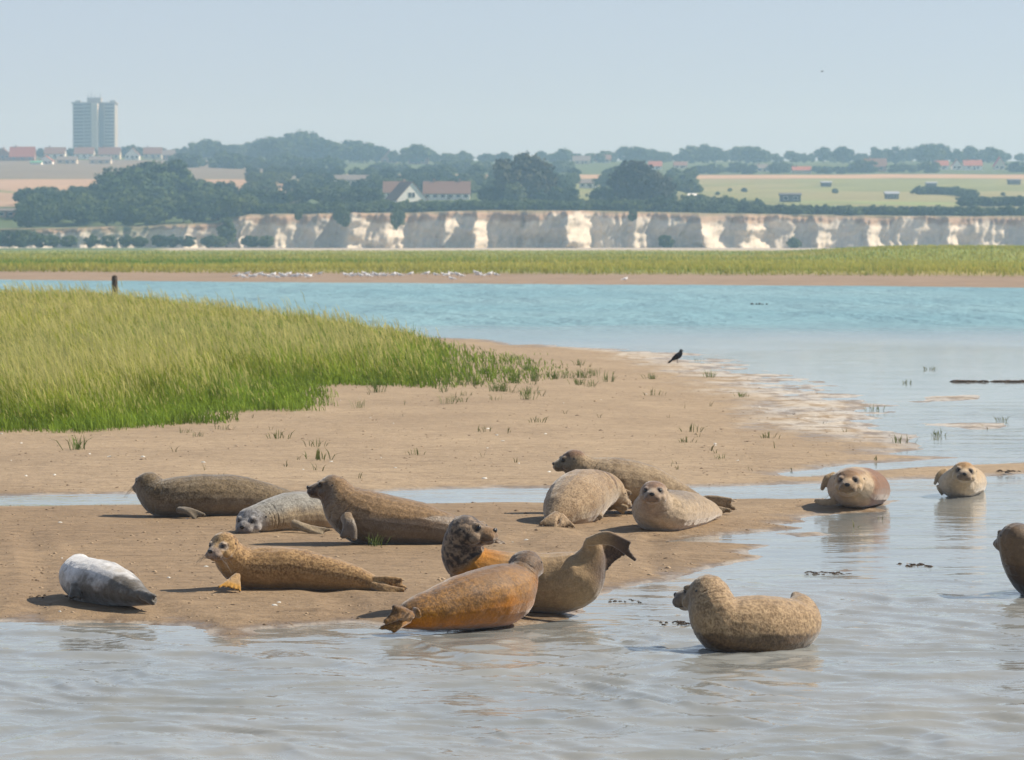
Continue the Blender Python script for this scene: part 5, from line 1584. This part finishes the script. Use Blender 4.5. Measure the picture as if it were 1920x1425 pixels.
for k in range(64):
    px = random.uniform(-20, 1500); py = random.uniform(735, 920) if random.random() < .75 else random.uniform(960, 1160)
    g = on_ground(px, py, .06)
    if signed_dist(g[None], upper_bank)[0] < .2 and signed_dist(g[None], lower_bank)[0] < .2: continue
    if signed_dist(g[None], marsh_poly)[0] > 0: continue
    o = link('shell', random.choice(shells), None, (float(g[0]), float(g[1]), sand_z(g[0], g[1])))
    s = random.uniform(.010, .022) * (1 if py > 900 else 1.3); o.scale = (s * 1.2, s, s); o.rotation_euler = (random.uniform(-.4, .4), 0, random.uniform(0, 6.28))
    tag(o, 'small white shell lying on the sand', 'shell', 'white shells on the sand')

# ------------------------------------------------------------------ seaweed, driftwood, post
M_weed = rough_mat('brown_seaweed', (.085, .055, .035), .35, 20.0, .6)
M_wood = rough_mat('weathered_wood', (.10, .075, .055), .35, 12.0, .85, .4)
def wrack(px, py, wpx, label, hpx=4, z=0.0, name='seaweed', matl=None, cat='seaweed'):
    g = on_ground(px, py, z); Y = g[1]; s = Y / F
    r = random.Random(int(px)); m = MB()
    nst = max(7, int(wpx / 4))
    for k in range(nst):
        x0 = r.uniform(-.5, .5) * wpx * s; y0 = r.uniform(-.12, .12) * (1 + wpx * s * .2)
        a = r.uniform(-.5, .5); L = r.uniform(.08, .25) * wpx * s
        hh_ = r.uniform(.0, .35) * hpx * s
        p0 = (x0 - L / 2, y0, -.004); p1 = (x0, y0 + a * L * .3, hh_); p2 = (x0 + L / 2, y0 + a * L * .5, -.004)
        q = catmull(np.array([p0, p1, p2]), 7)
        q[1:-1] += np.array([[r.uniform(-1, 1) * .1 * L * .3, r.uniform(-1, 1) * .02, r.uniform(-.2, .5) * hpx * s * .3] for _ in range(5)])
        t_ = hpx * s * r.uniform(.12, .3)
        m.tube(q, [t_ * .4, t_, t_ * 1.3, t_, t_ * 1.2, t_ * .8, t_ * .3], 5)
    o = m.build(name, matl or M_weed, None, True)
    o.location = (float(g[0]), float(Y), z)
    return tag(o, label, cat, kind=None)
wrack(1712, 1060, 64, 'strand of brown seaweed floating between the two right seals', 5)
wrack(1262, 1169, 60, 'brown seaweed strand beside the speckled seal in the water', 5)
wrack(1555, 1074, 90, 'thin line of seaweed in the lagoon behind the speckled seal', 3)
wrack(1170, 1127, 60, 'thin weed line right of the lifted hind flippers', 3)
wrack(135, 1252, 60, 'thin floating weed line at the front left', 2)
wrack(1870, 716, 160, 'dark driftwood and weed line in the shallows at the right', 6, name='driftwood', matl=M_wood, cat='driftwood')
wrack(1905, 884, 60, 'thin dark line at the right edge of the sand spit', 5, z=.03, name='driftwood', matl=M_wood, cat='driftwood')  # low line of dark strands along the spit
wrack(1424, 571, 30, 'tiny mud lump showing in the blue channel', 5, matl=M_wood)
wrack(70, 1119, 30, 'dark twig beside the white seal on the left', 3, z=.05, name='twig', matl=M_wood, cat='twig')

pg_ = on_ground(217, 566, .15); pY = float(pg_[1])
pm = MB(); hpost = float(zat(518, pY))
pm.tube([(0, 0, -.1), (-.01, 0, hpost * .5), (-.02, 0, hpost - .05), (-.02, 0, hpost)], [.125, .12, .115, .09], 10)
po = empty('wooden_post', (float(X_of(216, pY)), pY, 0), 'dark weathered wooden post standing behind the tall grass', 'post')
o = pm.build('shaft', M_wood, po)
MB().tube([(-.02, 0, hpost + .002), (-.02, 0, hpost + .03)], [.12, .07], 10).build('top', M_wood, po)

# ------------------------------------------------------------------ birds
M_black = rough_mat('black_plumage', (.012, .012, .014), .2, 40.0, .45)
M_gull = rough_mat('white_plumage', (.90, .90, .90), .03, 10.0, .8)
M_gullw = rough_mat('grey_wing', (.62, .64, .67), .05, 10.0, .8)
M_bill = mat('orange_bill', (.45, .22, .05), .5)
M_blackbill = mat('black_bill', (.015, .015, .015), .4)
def skin_part(name, pts, rad, mt, parent, ratio=1.0, n=12):
    S_ = catmull(np.array([list(p) + [r_] for p, r_ in zip(pts, rad)]), 16)
    v, f = tube(S_[:, :3], np.maximum(S_[:, 3], .001), ratio, n)
    me = quads_to_mesh(name, [(v, f)]); me.materials.append(mt)
    me.polygons.foreach_set('use_smooth', np.ones(len(me.polygons), bool))
    return link(name, me, parent)
def bird(loc, L, body_m, wing_m, bill_m, leg_m, upright, label, cat, group=None, name='bird'):
    """standing bird facing +X, body length L"""
    e = empty(name, loc, label, cat, group)
    a = upright; c_, s_ = math.cos(a), math.sin(a); h0 = .36 * L
    def R_(x, z): return (x * c_ - z * s_, 0, h0 + x * s_ + z * c_)
    b = [R_(-.42 * L, 0), R_(-.25 * L, .01 * L), R_(0, 0), R_(.18 * L, .02 * L), R_(.30 * L, .09 * L)]
    hd = np.array(R_(.36 * L, .17 * L))
    b += [tuple(hd), tuple(hd + [.07 * L, 0, -.005 * L])]
    skin_part('body', b, [.03 * L, .11 * L, .17 * L, .155 * L, .10 * L, .085 * L, .03 * L], body_m, e, .85)
    skin_part('bill', [hd + np.array([.06 * L, 0, -.01 * L]), hd + np.array([.11 * L, 0, -.015 * L]), hd + np.array([.17 * L, 0, -.03 * L])], [.032 * L, .024 * L, .004 * L], bill_m, e)
    for sg in (-1, 1):
        w = [R_(.16 * L, .06 * L), R_(0, .05 * L), R_(-.25 * L, .02 * L), R_(-.52 * L, -.01 * L)]
        w = [(p[0], sg * q * L, p[2]) for p, q in zip(w, (.10, .135, .09, .03))]
        skin_part('wing', w, [.05 * L, .11 * L, .075 * L, .01 * L], wing_m, e, .35)
        skin_part('leg', [(-.02 * L, sg * .06 * L, h0 - .1 * L), (.0, sg * .06 * L, h0 * .4), (-.01 * L, sg * .06 * L, .0), (.06 * L, sg * .06 * L, .0)], [.022 * L, .013 * L, .012 * L, .008 * L], leg_m, e, 1, 6)
    skin_part('tail', [R_(-.30 * L, 0), R_(-.48 * L, -.01 * L), R_(-.66 * L, -.03 * L)], [.05 * L, .06 * L, .05 * L], wing_m if body_m is M_black else body_m, e, .25)
    for sg in (-1, 1):
        bm = bmesh.new(); bmesh.ops.create_uvsphere(bm, u_segments=8, v_segments=6, radius=.014 * L)
        em = bpy.data.meshes.new('eye'); bm.to_mesh(em); bm.free(); em.materials.append(M_blackbill)
        link('eye', em, e, tuple(hd + np.array([.04 * L, sg * .07 * L, .02 * L])))
    return e
g = on_ground(1270, 680, .06); zc = sand_z(g[0], g[1]); g = on_ground(1270, 680, zc)
bird((float(g[0]), float(g[1]), zc), .36, M_black, M_black, M_blackbill, M_blackbill, .6, 'black crow standing on the mud by the far channel', 'crow', name='crow')

gull = None
def bank_at(px, py):
    Ys = np.linspace(200, 330, 800); Xs = X_of(px, Ys); zs, _ = marsh_z(Xs, Ys)
    yy_ = HORIZON + (CAMH - zs) * F / Ys
    i = int(np.argmin(np.abs(yy_ - py) + (np.arange(800) * .0005)))
    return (float(Xs[i]), float(Ys[i]), float(zs[i]))
gpos = [(445, 520), (452, 518), (457, 522), (463, 516), (470, 520), (477, 521), (487, 517), (495, 519), (505, 521), (512, 518), (520, 522), (528, 518), (533, 521), (541, 517), (548, 520), (556, 521), (562, 519), (576, 520), (580, 521), (600, 516),
        (648, 518), (656, 517), (663, 519), (670, 517), (677, 519), (684, 516), (690, 520), (696, 518), (703, 516), (709, 519), (716, 518), (723, 519), (738, 518), (744, 516), (750, 518), (770, 516), (800, 516), (817, 517), (832, 517), (839, 518), (846, 516), (847, 525), (858, 518), (865, 519),
        (893, 514), (898, 517), (903, 518), (918, 517), (930, 517), (1172, 526)]
for i, (px, py) in enumerate(gpos):
    loc = bank_at(px, py + 2)
    lab = 'white gull standing on the far mud bank below the marsh'
    grp = 'gulls on the far mud bank'
    if px == 1172: lab, grp = 'lone gull at the far waterline right of the flock', 'gulls on the far mud bank'
    if py == 525: lab = 'gull standing lowest, nearest the water, in the flock'
    if gull is None:
        gull = bird(loc, .52, M_gull, M_gullw, M_bill, M_bill, .12, lab, 'gull', grp, name='gull'); e = gull
    else:
        e = copy_tree(gull); e.location = loc; e['label'] = lab
    e.rotation_euler = (0, 0, random.choice([0, math.pi]) + random.uniform(-.6, .6)); s = random.uniform(.85, 1.15); e.scale = (s, s, s)

# one bird far off in the sky
fb = empty('flying_bird', tuple(float(q) for q in at_depth(1541, 134, 420.0)), 'tiny dark bird flying high at the right of the sky', 'bird')
skin_part('body', [(-.16, 0, 0), (0, 0, 0), (.14, 0, .01), (.20, 0, .01)], [.01, .05, .04, .01], M_black, fb)
for sg in (-1, 1):
    skin_part('wing', [(.03, sg * .03, 0), (.05, sg * .16, .07), (-.02, sg * .36, .06)], [.06, .055, .01], M_black, fb, .2)
